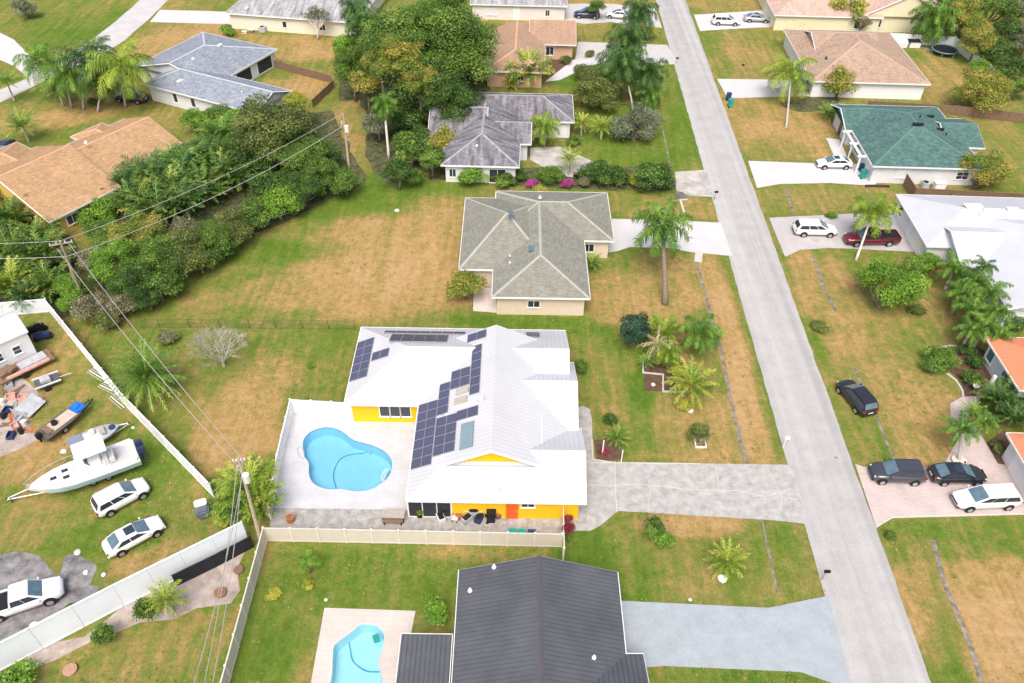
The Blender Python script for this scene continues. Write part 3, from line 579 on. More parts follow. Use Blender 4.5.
G.open(3, 'S', (G.loc((512, 508), 1).x-x0)/(x1-x0), 1.0, 2.1, .03, 'door', M['orange'], 'bright orange door')
G.open(3, 'S', (G.loc((528, 507), 1.9).x-x0)/(x1-x0), 1.1, .5, 1.6, cols=2); G.open(3, 'S', (G.loc((430, 508), 1).x-x0)/(x1-x0), 3.6, 2.1, .05, 'screen', M['screen'], cols=3)
G.open(3, 'E', .42, 4.8, 2.2, .04, 'garage'); G.open(2, 'E', .5, 1.6, 1.2, .9)
G.open(0, 'W', .2, 2.6, 2.1, .05, 'window', cols=3); G.open(0, 'W', .55, 1.6, 1.1, .95)
# solar panels on the slopes
cell = bpy.data.materials.new('solar_cells'); cell.use_nodes = True
def solar_nodes():
    t = cell.node_tree; N = t.nodes; L = t.links; b = N['Principled BSDF']; b.inputs['Roughness'].default_value = .2; b.inputs['Specular IOR Level'].default_value = .6
    uv = N.new('ShaderNodeUVMap'); br = N.new('ShaderNodeTexBrick'); br.offset = 0; br.inputs['Scale'].default_value = 1; br.inputs['Brick Width'].default_value = .165; br.inputs['Row Height'].default_value = .165
    br.inputs['Mortar Size'].default_value = .006; br.inputs['Color1'].default_value = (.062, .067, .115, 1); br.inputs['Color2'].default_value = (.074, .078, .13, 1); br.inputs['Mortar'].default_value = (.13, .135, .19, 1)
    L.new(uv.outputs[0], br.inputs['Vector']); L.new(br.outputs[0], b.inputs['Base Color'])
solar_nodes()
def panels(bi, side, ll, ur, cols, rows):
    A, n, u, p = G.onroof(bi, side, ll); B, _, _, _ = G.onroof(bi, side, ur)
    if side == 'W': u = Vector((0, 1, 0)); 
    v = n.cross(u); 
    if v.z < 0: v = -v
    D = B-A
    if abs(D.dot(u)) < .3: return
    # screen columns run up the slope on a west-facing roof, rows along the eave
    su, sv = D.dot(u), D.dot(v)
    nu, nv = (rows, cols) if side == 'W' else (cols, rows)
    du, dv = su/nu, sv/nv
    for i in range(nu):
        for j in range(nv):
            c = A+u*du*(i+.5)+v*dv*(j+.5)+n*.11; hu, hv = abs(du)/2-.012, abs(dv)/2-.012
            cs = [c-u*hu-v*hv, c+u*hu-v*hv, c+u*hu+v*hv, c-u*hu+v*hv]; f = MB()
            lo = [q-n*.05 for q in cs]
            f.face(cs); f.face(lo[::-1])
            for k in range(4): f.face([cs[k], lo[k], lo[(k+1) % 4], cs[(k+1) % 4]])
            fo = f.build('solar_panel', PF, G.root); g = MB(); cs2 = [c+(q-c)*.965+n*.004 for q in cs]
            g.face(cs2, 0, [(0, 0), (2*hu, 0), (2*hu, 2*hv), (0, 2*hv)]); g.build('solar_cells', cell, fo)
PF = mat('panel_frame', (.32, .33, .37), .4, .05)
panels(0, 'W', (411, 470.5), (438.5, 400), 2, 7); panels(0, 'W', (433, 457.5), (458, 413), 2, 4); panels(0, 'W', (437, 416.5), (451, 382), 1, 4)
panels(0, 'W', (450.5, 390.5), (471, 366.5), 2, 2); panels(0, 'W', (469.5, 396), (482.5, 344), 1, 6); panels(0, 'W', (456.5, 422), (479, 405.5), 2, 1); panels(0, 'W', (467.5, 343.5), (487, 329.5), 2, 1)
panels(1, 'W', (349.5, 382.5), (375, 337.5), 2, 5); panels(1, 'W', (371.5, 362), (390, 348), 2, 1)
panels(1, 'N', (447, 343), (392, 335), 5, 1); panels(1, 'N', (465, 335), (385, 331.5), 7, 1); panels(1, 'N', (540, 338), (526, 333), 2, 1)
for px in [(461, 401), (462.5, 391.5)]: G.pipe(0, 'W', px, 'skylight', (1.25, .7), mat('skylight_dome', (.40, .38, .33), .3, .1))
q, n, u, p = G.onroof(0, 'W', (467.5, 436)); b = MB(); b.box(q+n*.12, (1.25, 2.9, .14), 0, 0, ('Y', -math.atan(.45))); b.build('solar_water_heater', mat('heater_glass', (.19, .27, .31), .25, .08), G.root, bevel=.05)
G.pipe(0, 'W', (481, 401), 'turbine', (.28, .4)); G.pipe(1, 'S', (411, 360), size=(.09, .3))
G.pipe(3, 'S', (475, 489), size=(.07, .4)); G.pipe(3, 'S', (500, 491), 'vent_pipe', (.12, .6)); G.done()
o_ = G.root
# --- grey-green shingle house
H_ = House('shingle_house', 'peach house with a grey-green shingle hip roof and pale ridge caps', 'house', (492, 297), 0.2, 2.8, .36, .5, M['peach'], SHG, M['white'], CAPF)
H_.block((492, 297), (579.5, 193), 'y', (1, 1)); H_.block((496, 191), (614, 241), 'x', (1, 1)); H_.block((459, 269), (550, 199), 'x', (1, 1))
H_.open(0, 'S', .43, 1.3, .9, 1.1, cols=2); H_.open(1, 'S', .8, 1.2, 1.1, .9); H_.open(1, 'E', .5, 4.8, 2.2, .04, 'garage'); H_.open(0, 'E', .25, 1.5, 1.2, .9); H_.open(2, 'W', .5, 2, 1.1, .9); H_.open(2, 'S', .8, 1.0, 2., .04, 'door', M['glass'])
H_.pipe(0, 'W', (531, 250), 'roof_vent', (.5, .9), M['glassblue']); H_.pipe(2, 'N', (511, 215), 'roof_vent', (.5, .8), M['glassblue']); H_.pipe(1, 'S', (540, 198), size=(.14, .4)); H_.pipe(0, 'W', (510, 263), 'vent_pipe', (.08, .3)); H_.pipe(0, 'W', (510, 256), 'vent_pipe', (.08, .3)); H_.done()
# --- dark metal roof house at the bottom
D = House('dark_roof_house', 'house with a large dark grey metal gable roof beside the bluish paved driveway', 'house', (453, 600), 0.3, 2.8, .335, .35, M['white'], DR, M['offwhite'], mat('brown_grey_ridge', (.085, .08, .09), .6, .1))
D.block((447, 760), (617.5, 572), 'y', (0, 0)); D.block((560, 760), (643, 654), 'x', (0, 0)); D.block((385, 780), (452, 634.5), 'x', (0, 0), ez=2.5, flat=True, wall=False)
for px in [(463, 591)]: pass
D.pipe(0, 'W', (494, 567.5), size=(.1, .4), m=M['white']); D.pipe(0, 'W', (470, 591), size=(.1, .4), m=M['white']); D.pipe(0, 'E', (594, 658), size=(.09, .4), m=M['white'])
D.open(1, 'E', .5, 2.4, 2.1, .04, 'garage'); D.open(0, 'E', .85, 1.6, 1.2, .9); D.open(0, 'N', .4, 1.4, 1., 1.); D.open(2, 'N', .5, 3, 2.2, .1, 'screen'); D.open(2, 'W', .8, 3.4, 2.2, .1, 'screen', cols=3); D.done()
# --- tan gable house, left
B = House('tan_gable_house', 'long house with a tan shingle gable roof and mustard yellow walls at the left edge', 'house', (49, 222), 57.0, 2.8, .34, .5, M['mustard'], SHT, M['offwhite'], CAPT)
def half(h, eave, rp, ez, p):
    w = 5.
    for _ in range(20): w = abs(h.loc(rp, ez+p*w).y-h.loc(eave, ez).y)
    return w
w1 = half(B, (49, 222), (82, 139), 2.8, .34); e0 = B.loc((49, 222)); e1 = B.loc((112, 190)); f1 = B.loc((183, 143)); y2 = (B.loc((115, 174)).y+f1.y)/2
w2 = e0.y+w1-y2
B.raw(e0.x, e1.x+1.2, e0.y, e0.y+2*w1, 'x', (0, 0), 2.8, .34); B.raw(e1.x-6, f1.x, y2, y2+2*w2, 'x', (0, 0), 2.796, .34)
ym = e0.y+w1
B.raw(e0.x+1.4, e0.x+9, ym+1, ym+w1+3.4, 'y', (0, 1), 2.79, .34); B.raw(e0.x-4, e0.x+3.5, ym+1.2, ym+w1+2.4, 'y', (0, 1), 2.786, .34); B.raw(f1.x-7.5, f1.x-2.6, ym+1, ym+w2+1.6, 'y', (0, 1), 2.78, .34)
B.open(0, 'S', .7, 1.8, 2., .05, 'window', cols=2); B.open(0, 'S', .3, 1.5, 1.2, .9); B.open(0, 'W', .3, 1.5, 1.2, .9); B.open(1, 'S', .85, 2.6, 2.2, .05, 'screen'); B.pipe(0, 'S', (86, 143), 'vent_pipe', (.14, .4), M['white']); B.done()
# --- blue-grey roof house, upper left
A_ = House('blue_grey_roof_house', 'white house with a pale blue-grey shingle roof and a screened porch', 'house', (255, 113), -25, 2.8, .34, .5, M['lightwall'], SHB, M['white'], CAPA)
A_.block((255, 114), (293, 91), 'x', (0, 0)) if False else None
c0 = A_.loc((255, 113)); c1 = A_.loc((293, 91)); c2 = A_.loc((138, 86))
A_.raw(c2.x, (c0.x+c1.x)/2, c0.y, c1.y, 'x', (1, 0), 2.8, .38)
d0 = A_.loc((277, 49)); d1 = A_.loc((199, 34)); d2 = A_.loc((240, 75))
A_.raw(d1.x+.0, d0.x, d2.y-5, d0.y, 'y', (0, 1), 2.796, .26, ov=.4)
g0 = A_.loc((163, 48)); A_.raw(c2.x+.02, g0.x+9, c1.y-7, g0.y-.5, 'y', (0, 1), 2.79, .26)
A_.open(0, 'S', .26, .8, 1.4, .8, cols=1); A_.open(0, 'S', .42, .8, 1.4, .8, cols=1); A_.open(0, 'E', .45, 1.1, 1.5, .7, cols=1)
A_.open(1, 'E', .80, 3.6, 2.1, .2, 'screen', cols=1); A_.open(1, 'E', .48, 3.4, 2.1, .2, 'screen', cols=1)
A_.pipe(0, 'S', (180, 82), 'roof_vent', (.5, .8), M['white']); A_.pipe(1, 'E', (220, 46), 'roof_vent', (.5, .8), M['white']); A_.pipe(0, 'S', (242, 92), size=(.1, .3)); A_.pipe(1, 'E', (193, 59), size=(.16, .3), m=M['white']); A_.done()
# --- weathered grey hip roof
C_ = House('weathered_roof_house', 'white house with a streaky weathered grey hip roof beside the giant tree', 'house', (441, 165), -.8, 2.8, .4, .5, M['lightwall'], SHC, M['white'], CAPC)
C_.block((441, 165), (522, 94), 'y', (1, 1)); C_.block((427, 143), (490, 104), 'x', (0, 0)); C_.block((574, 122), (464, 92), 'x', (1, 1)); C_.block((495, 119), (531, 144), 'x', (0, 0))
C_.open(0, 'S', .14, .9, 1.2, .8, cols=2); C_.open(0, 'S', .72, 2.2, 2., .1, cols=2); C_.open(2, 'S', .87, 2.4, 2.1, .05, 'garage'); C_.pipe(0, 'S', (477, 146), size=(.1, .3), m=M['white']); C_.pipe(2, 'S', (530, 124), size=(.12, .4), m=M['white']); C_.open(0, 'E', .2, 1.4, 1.2, .9); C_.done()
# --- tan house behind
T_ = House('tan_hip_house', 'tan house with a light tan hip roof, right of the giant tree', 'house', (484, 71), -1., 2.8, .36, .5, M['tanwall'], SHT2, M['offwhite'], CAPT)
T_.block((484, 71), (545, 31), 'y', (1, 0)); T_.block((576, 45), (530, 19), 'x', (0, 0)); T_.open(0, 'S', .6, 1.0, .8, 1.1); T_.open(1, 'S', .45, 1.3, 1.5, .7); T_.open(1, 'E', .5, 3.8, 2.1, .05, 'garage'); T_.pipe(0, 'E', (535, 22), 'vent_pipe', (.12, .5), M['white']); T_.done()
E_ = House('white_garage_house', 'long white-walled house at the top edge, behind the tan hip roof', 'house', (470, 4), -1, 2.9, .34, .4, mat('white_siding', (.70, .67, .64), .8, .05), SHK, M['white'])
E_.block((470, 4), (565, -32), 'x', (1, 1)); E_.open(0, 'S', .8, .8, 1.1, .9); E_.open(0, 'S', .48, 1.3, 2.1, .05, 'door', M['white']); E_.open(0, 'S', .22, 2, 1.1, .9, m=M['lightwall']); E_.done()
T1 = House('cream_house', 'cream house with a light grey roof and small windows at the top left', 'house', (225, 13), -8.3, 2.9, .34, .5, M['palecream'], SHK, M['white'], CAPC)
T1.block((225, 13), (392, -22), 'x', (1, 1)); T1.open(0, 'S', .44, .8, 1.1, .9, cols=1); T1.open(0, 'S', .73, 1.1, 1.1, .9); T1.pipe(0, 'S', (247, 9), 'roof_vent', (.5, .9)); T1.done()
# --- right side
I_ = House('pinkish_tan_house', 'white-walled house with a pinkish tan shingle roof, beside the trampoline yard', 'house', (812, 81), -1.5, 2.8, .33, .5, M['white'], SHP, M['white'], mat('tan_cap', (.46, .31, .24), .9, .1))
I_.block((812, 81), (889, 32), 'y', (1, 1)); I_.block((818, 62), (860, 31), 'x', (0, 0)); x_ = I_.B[1]
I_.open(1, 'W', .3, 1.5, 1.3, .9, off=0); I_.open(1, 'W', .7, 1.5, 1.3, .9); I_.open(0, 'W', .2, 2.4, 2.1, .05, 'garage'); I_.pipe(1, 'S', (827, 48), 'roof_vent', (.4, 1.2), M['white']); I_.pipe(0, 'W', (826, 59), size=(.12, .5), m=M['black']); I_.done()
J_ = House('green_roof_house', 'white house with a dark teal-green shingle roof on the right of the street', 'house', (873, 166), -1.2, 2.8, .34, .5, M['lightwall'], SHJ, M['white'], mat('green_ridge_cap', (.095, .195, .175), .9, .1))
J_.block((873, 166), (937, 107), 'y', (1, 1)); J_.block((985, 148), (926, 118), 'x', (0, 0)); J_.block((846, 130), (900, 106), 'x', (0, 0), ov=.8)
J_.open(0, 'S', .84, 1.6, 1.1, .9, rows=2); J_.open(0, 'S', .3, 1.4, 1., .9, m=M['lightwall']); J_.open(0, 'W', .16, 2.4, 2.1, .05, 'garage'); J_.open(0, 'W', .42, 2.2, 1.5, .6, cols=3); J_.open(2, 'W', .5, 1.0, 2.1, .05, 'door', M['glass'])
J_.pipe(0, 'W', (918, 125), 'roof_vent', (1.3, .4), M['black']); J_.pipe(0, 'E', (930, 117), 'roof_vent', (.9, .35), M['black']); J_.pipe(0, 'E', (940, 130), 'roof_vent', (.9, .35), M['black']); J_.pipe(0, 'W', (920, 117), size=(.08, .4), m=M['black']); J_.pipe(0, 'E', (946, 135), size=(.08, .4), m=M['black'])
b = MB(); q = J_.loc((844, 150), 0); 
for k, px in enumerate([(843, 140), (850, 152), (858, 165)]):
    q = J_.loc(px, 1.2); b.cyl((q.x, q.y, 1.25), .13, 2.5, 8)
    b.box((q.x+.7, q.y, 2.52), (2.2, .4, .12))
q0, q1 = J_.loc((843, 140), 1.2), J_.loc((858, 165), 1.2); b.box(((q0.x+q1.x)/2, (q0.y+q1.y)/2, 2.6), (.3, abs(q0.y-q1.y)+.4, .2)); b.build('porch', M['white'], J_.root); J_.done()
K_ = House('white_roof_house', 'house with a bright white metal hip roof behind the row of foxtail palms', 'house', (927, 246), -1.5, 2.8, .33, .4, M['lightwall'], WR2, M['white'])
K_.block((927, 246), (1050, 199), 'x', (1, 1)); K_.block((1008, 309), (1064, 212), 'y', (0, 1)); K_.block((962, 266), (1012, 222), 'x', (0, 0), wall=False)
K_.open(1, 'S', .3, 4, 2.2, .05, 'window', m=M['navy'], cols=3); K_.open(0, 'W', .35, 4.6, 2.2, .05, 'garage'); K_.open(0, 'W', .84, 1.2, 1.2, .9, m=M['navy'], cols=1); K_.open(0, 'S', .3, 3.4, 2.3, .05, 'screen', M['navy'], cols=2)
K_.pipe(0, 'N', (983, 211), size=(.1, .5)); K_.pipe(0, 'S', (973, 207), 'roof_vent', (1.8, .7), M['white']); K_.pipe(0, 'S', (1012, 210), 'roof_vent', (1.2, .5), M['white']); K_.done()
L1 = House('orange_roof_house', 'white house with an orange metal hip roof at the right edge, above the pink driveway', 'house', (1010, 388), 0, 2.8, .33, .45, M['lightwall'], OR, M['white'])
L1.block((986, 337), (1120, 392), 'x', (1, 1)); L1.open(0, 'W', .82, 1.1, 1.4, .8, m=M['glassblue'], cols=1); L1.open(0, 'W', .35, 2, 1.6, .5, m=M['glassblue'], cols=2)
L1.block((1007, 433), (1150, 500), 'x', (1, 1)); L1.open(1, 'W', .45, 4.4, 2.2, .04, 'garage'); L1.block((1050, 352), (1125, 488), 'y', (1, 1)); L1.done()
M1 = House('cream_gable_house', 'pale cream house with a pinkish tile roof and front gable, top right', 'house', (768, 15), -1.5, 2.9, .34, .4, mat('butter_stucco', (.72, .67, .47), .85, .05), SHM, M['white'])
M1.block((775, 15), (850, -24), 'x', (1, 0)); M1.block((862, 16), (906, -28), 'y', (0, 0), pitch=.5); M1.block((905, 14), (935, -14), 'x', (0, 0), ez=2.6, flat=True, wall=True, ov=.2)
M1.open(1, 'S', .22, .9, 1.3, .8, cols=1); M1.open(0, 'S', .78, 1., 1.5, .7, cols=1); M1.open(2, 'S', .35, 3.4, 2.2, .05, 'screen', cols=3); M1.open(0, 'S', .3, 3.6, 2.1, .04, 'garage', mat('butter_door', (.74, .67, .45), .8, .03)); M1.done()
# --- two-storey shed, left
N_ = House('white_shed', 'white two-window shed with a pale gable roof next to piled junk', 'shed', (37, 329), 44, 3.6, .45, .08, M['lightwall'], metal_roof('pale_metal_roof', (.62, .64, .67), .35, .5, .9), M['white'])
z_ = 3.6; e_ = N_.loc((27, 331), z_); N_.raw(e_.x-9, e_.x, e_.y, e_.y+4.4, 'x', (0, 0), 3.6, .45, ov=.08)
N_.open(0, 'S', .83, .75, .95, 1.5, cols=1, rows=2); N_.open(0, 'S', .64, .75, .95, 1.5, cols=1, rows=2); N_.open(0, 'E', .5, 1.2, 2.1, .04, 'door', M['glassblue']); N_.done()
# ------------------------------------------------------------------ vegetation
LM = dict(
 deep=leafmat('deep_green_leaves', [(0.016,0.036,0.009),(0.039,0.095,0.016),(0.090,0.179,0.025),(0.213,0.336,0.056)]),
 mid=leafmat('mid_green_leaves', [(0.028,0.062,0.010),(0.073,0.151,0.020),(0.151,0.263,0.034),(0.302,0.437,0.078)]),
 bright=leafmat('bright_green_leaves', [(0.039,0.095,0.010),(0.112,0.246,0.020),(0.213,0.392,0.034),(0.370,0.560,0.090)]),
 olive=leafmat('olive_leaves', [(0.039,0.062,0.015),(0.095,0.140,0.029),(0.190,0.224,0.050),(0.336,0.347,0.112)]),
 mango=leafmat('new_growth_leaves', [(0.039,0.095,0.013),(0.112,0.213,0.025),(0.246,0.302,0.043),(0.515,0.347,0.078),(0.672,0.414,0.134)]),
 yellow=leafmat('yellowing_leaves', [(0.101,0.168,0.022),(0.269,0.336,0.034),(0.515,0.470,0.056),(0.672,0.560,0.134)]),
 grey=leafmat('grey_green_leaves', [(0.056,0.073,0.039),(0.134,0.168,0.090),(0.235,0.269,0.157),(0.370,0.381,0.269)]),
 scrub=leafmat('brown_grey_scrub', [(0.067,0.073,0.034),(0.157,0.157,0.078),(0.280,0.269,0.146),(0.426,0.403,0.269)]),
 teal=leafmat('dark_bluish_needles', [(0.013,0.039,0.025),(0.028,0.078,0.047),(0.067,0.157,0.078)]),
 red=leafmat('dark_red_leaves', [(0.112,0.017,0.022),(0.314,0.034,0.056),(0.448,0.090,0.090)]),
 pink=leafmat('magenta_flowers', [(0.045,0.101,0.022),(0.392,0.034,0.224),(0.616,0.067,0.392),(0.672,0.168,0.448)]),
 palm=leafmat('palm_green', [(0.028,0.073,0.011),(0.078,0.179,0.020),(0.168,0.314,0.039),(0.358,0.470,0.090)]),
 palmdark=leafmat('dark_palm_green', [(0.017,0.050,0.013),(0.045,0.118,0.025),(0.106,0.207,0.039),(0.269,0.358,0.078)]),
 palmyel=leafmat('yellow_green_palm', [(0.056,0.123,0.016),(0.146,0.258,0.025),(0.302,0.403,0.045),(0.560,0.493,0.101)]),
 areca=leafmat('areca_green', [(0.020,0.050,0.011),(0.062,0.140,0.020),(0.157,0.269,0.036),(0.448,0.403,0.101)]),
 deadpalm=leafmat('straw_fronds', [(0.246,0.224,0.101),(0.426,0.358,0.190),(0.560,0.482,0.302)]),
)
def leafmesh(name, pos, nrm, size, val, rng):
    "many small folded leaves in one mesh, numpy-built"
    n = len(pos); nrm = nrm/np.linalg.norm(nrm, axis=1, keepdims=True)
    t = np.cross(nrm, rng.normal(size=(n, 3))); t /= np.linalg.norm(t, axis=1, keepdims=True); b = np.cross(nrm, t)
    L = (size*rng.uniform(.7, 1.3, n))[:, None]; w = L*.52
    v0 = pos-t*L*.5; v1 = pos+b*w*.5-nrm*L*.12; v2 = pos+t*L*.5-nrm*L*.18; v3 = pos-b*w*.5-nrm*L*.12
    V = np.stack([v0, v1, v2, v3], 1).reshape(-1, 3); me = bpy.data.meshes.new(name)
    me.vertices.add(4*n); me.vertices.foreach_set('co', V.reshape(-1).astype(np.float32)); me.loops.add(4*n); me.loops.foreach_set('vertex_index', np.arange(4*n, dtype=np.int32))
    me.polygons.add(n); me.polygons.foreach_set('loop_start', np.arange(0, 4*n, 4, dtype=np.int32)); me.polygons.foreach_set('loop_total', np.full(n, 4, dtype=np.int32))
    a = me.attributes.new('v', 'FLOAT', 'FACE'); a.data.foreach_set('value', np.clip(val, 0, 1).astype(np.float32)); me.materials.append(LM['mid']); me.update(); return me
def crown(seed, n, K, leaf, cr=(.26, .42), shell=.72, low=-.35, flat=1., gaps=0.):
    rng = np.random.default_rng(seed); C = []
    while len(C) < K:
        d = rng.normal(size=3); d /= np.linalg.norm(d)
        if d[2] < low: continue
        r = shell*rng.uniform(.55, 1.08); C.append(d*np.array([1, 1, flat])*r)
    C = np.array(C); R = rng.uniform(*cr, K); cv = rng.uniform(0, 1, K)
    k = rng.choice(K, n, p=R**2/np.sum(R**2)); d = rng.normal(size=(n, 3)); d /= np.linalg.norm(d, axis=1, keepdims=True)
    d[:, 2] = np.where((d[:, 2] < -.2) & (rng.random(n) < .7), -d[:, 2], d[:, 2])
    rad = R[k]*rng.uniform(.62, 1.12, n)*(1+.18*np.sin(d[:, 0]*7+k)*np.cos(d[:, 1]*6+k))
    pos = C[k]+d*rad[:, None]*np.array([1, 1, .82]); nrm = d+rng.normal(size=(n, 3))*.55+np.array([0, 0, .35])
    val = .42*cv[k]+.62*rng.random(n)**1.5
    return leafmesh('leaves_%d' % seed, pos, nrm, leaf, val, rng), C
def dome(seed, n, leaf, K=26):
    "dense bush that reaches the ground"
    return crown(seed, n, K, leaf, (.24, .36), .62, -.15, 1.)
CR = {'S': [crown(i, 2200, 14, .14, (.3, .46), .55, -.2) for i in (1, 2, 3)], 'M': [crown(i, 6500, 26, .088, (.24, .40), .66, -.3) for i in (4, 5, 6, 7)],
      'L': [crown(i, 15000, 42, .055, (.19, .32), .74, -.3) for i in (8, 9, 10)], 'X': [crown(i, 46000, 70, .031, (.15, .27), .78, -.2) for i in (11,)],
      'O': [crown(i, 1500, 16, .09, (.16, .30), .70, -.1) for i in (21, 22)]}
def frond(b, o, az, el, L, droop, n, ll, lw, rng, vb=.4, stiff=.35, bushy=0, curl=0.):
    "one feather leaf: arched midrib with paired leaflets"
    p = Vector(o); ang = el; st = L/n; pts = []
    for i in range(n+1):
        pts.append(p.copy()); a2 = az+curl*i/n; p = p+Vector((math.cos(a2)*math.cos(ang), math.sin(a2)*math.cos(ang), math.sin(ang)))*st; ang -= droop/n*(.5+1.0*i/n)
    for i in range(n):
        t = (pts[i+1]-pts[i]).normalized(); sd = t.cross(Vector((0, 0, 1)))
        if sd.length < .01: sd = Vector((1, 0, 0))
        sd.normalize(); upv = sd.cross(t); w = .012*L*(1-i/n)+.006*L
        if (upv.z < 0): upv = -upv
        b.face([pts[i]-sd*w, pts[i]+sd*w, pts[i+1]+sd*w, pts[i+1]-sd*w], 0, None, min(1, vb+.25))
        f = (i+.5)/n
        if f < .12: continue
        q = ll*(math.sin(math.pi*min(1, .18+f*.8))**.6)
        for sg in (-1, 1):
            for rep in range(2 if bushy else 1):
                lift = rng.uniform(-.3, .15) if not bushy else rng.uniform(-.9, .9)
                d = (sd*sg*(1-.0*rep)+t*(stiff+.5*f)+upv*lift).normalized()*q*rng.uniform(.85, 1.12); base = pts[i].lerp(pts[i+1], rng.random())
                tip = base+d-Vector((0, 0, q*(.22 if stiff > .5 else .55))); wv = t*lw*.5; mid = base+d*.55
                b.face([base-wv*.6, mid-wv, tip, mid+wv, base+wv*.6], 0, None, max(0, min(1, vb+rng.uniform(-.22, .22)+(.15 if f > .8 else 0))))
def palmmesh(kind, seed):
    r = random.Random(seed); b = MB(); G2 = 2.399963
    if kind == 'coconut':
        for i in range(20):
            f = i/19; el = 1.2-f*1.75+r.uniform(-.12, .12); frond(b, (0, 0, 0), i*G2+r.uniform(-.2, .2), el, r.uniform(.9, 1.08), 1.5+.5*r.random(), 30, .27, .026, r, .30+.28*r.random()+(.3 if f > .88 else 0), curl=r.uniform(-.25, .25))
    if kind == 'royal':
        for i in range(16):
            f = i/15; frond(b, (0, 0, 0), i*G2+r.uniform(-.2, .2), 1.25-f*1.55, r.uniform(.92, 1.05), 1.9, 28, .24, .026, r, .25+.35*r.random(), bushy=1)
    if kind == 'foxtail':
        for i in range(13):
            f = i/12; frond(b, (0, 0, 0), i*G2+r.uniform(-.2, .2), 1.15-f*1.2, r.uniform(.9, 1.05), 1.9, 26, .2, .03, r, .22+.4*r.random(), bushy=1)
    if kind == 'queen':
        for i in range(24):
            f = i/23; frond(b, (0, 0, 0), i*G2+r.uniform(-.2, .2), 1.3-f*1.9, r.uniform(.9, 1.05), 2.2, 28, .25, .024, r, .22+.3*r.random()+(.4 if f > .85 else 0), bushy=1)
    if kind == 'date':
        for i in range(58):
            f = i/57; frond(b, (0, 0, .0), i*G2, 1.4-f*1.75, r.uniform(.88, 1.05), .75, 15, .17, .03, r, .2+.35*r.random()+(.3 if f > .75 else 0), stiff=.8)
    if kind == 'areca':
        for i in range(64):
            f = r.random(); a = r.uniform(0, 6.283); ro = r.uniform(0, .3); frond(b, (ro*math.cos(a), ro*math.sin(a), r.uniform(0, .15)), a+r.uniform(-.6, .6), 1.5-f*.95, r.uniform(.75, 1.15), 1.25, 12, .22, .045, r, .15+.55*r.random(), stiff=.7)
    if kind == 'sago':
        for i in range(30):
            f = i/29; frond(b, (0, 0, .0), i*G2, 1.3-f*1.15, r.uniform(.85, 1.05), .9, 13, .2, .04, r, .25+.5*r.random(), stiff=.7)
    if kind == 'dead':
        for i in range(20):
            f = i/19; frond(b, (0, 0, 0), i*G2, .9-f*1.9, r.uniform(.8, 1.0), 1.3, 12, .14, .03, r, .3+.5*r.random())
    return b.mesh('fronds_'+kind, [LM['palm']], attr=True)
PM = {k: [palmmesh(k, i) for i in range(n)] for k, n in (('coconut', 3), ('royal', 2), ('foxtail', 2), ('queen', 2), ('date', 1), ('areca', 3), ('sago', 2), ('dead', 1))}
def inst(name, me, m, parent, loc, rz, sc):
    o = bpy.data.objects.new(name, me); S.collection.objects.link(o); o.parent = parent; o.location = loc; o.rotation_euler = (0, 0, rz); o.scale = sc
    o.material_slots[0].link = 'OBJECT'; o.material_slots[0].material = LM[m]; return o
CNT = [0]
def tree(cx, cy, rp, h, m, size, label, cat='tree', name='tree', group=None, zr=.8, trunk=True, bark='bark', wid=1., rxy=None):
    "broadleaf tree or bush: crown centre seen at (cx, cy), crown radius rp pixels, crown centre height h metres"
    CNT[0] += 1; k = CNT[0]; r = 1.28*rp/ppm(cx, cy, h); c = P(cx, cy, h); me, C = CR[size][k % len(CR[size])]
    rt = thing(name, label, cat, (c.x, c.y, 0), 0, group); rz = RNG.uniform(0, 6.28); zz = r*zr
    if trunk is not None:
        b = MB(); lean = Vector((RNG.uniform(-.1, .1)*r, RNG.uniform(-.1, .1)*r, 0)); th = max(.3, h-zz*.55); tr = max(.035, .055*r+.02*h/3)
        b.tube([(0, 0, -.05), lean*.5+Vector((0, 0, th*.5)), lean+Vector((0, 0, th))], [tr*1.3, tr, tr*.75], 7)
        R3 = Matrix.Rotation(rz, 3, 'Z')
        for q in C[:: max(1, len(C)//(9 if trunk else 5))]:
            e = R3 @ Vector(q); e = Vector((e.x*r*wid, e.y*r, h+e.z*zz)); s0 = lean+Vector((0, 0, th*.85)); mid = s0.lerp(e, .5)+Vector((0, 0, -.08*r)); b.tube([s0, mid, s0.lerp(e, .92)], [tr*.55, tr*.35, tr*.12], 5, cap=False)
        b.build('trunk', M[bark], rt, smooth=True)
    inst('crown', me, m, rt, (0, 0, h), rz, (r*wid, r, zz)); return rt
def bush(cx, cy, rp, m, label, h=None, size=None, cat='shrub', name='shrub', group=None, zr=.75, wid=1.):
    r = rp/ppm(cx, cy, 1); h = h or r*zr*.75; size = size or ('S' if r < 1.5 else 'M' if r < 3 else 'L')
    return tree(cx, cy, rp, h, m, size, label, cat, name, group, zr, False, wid=wid)
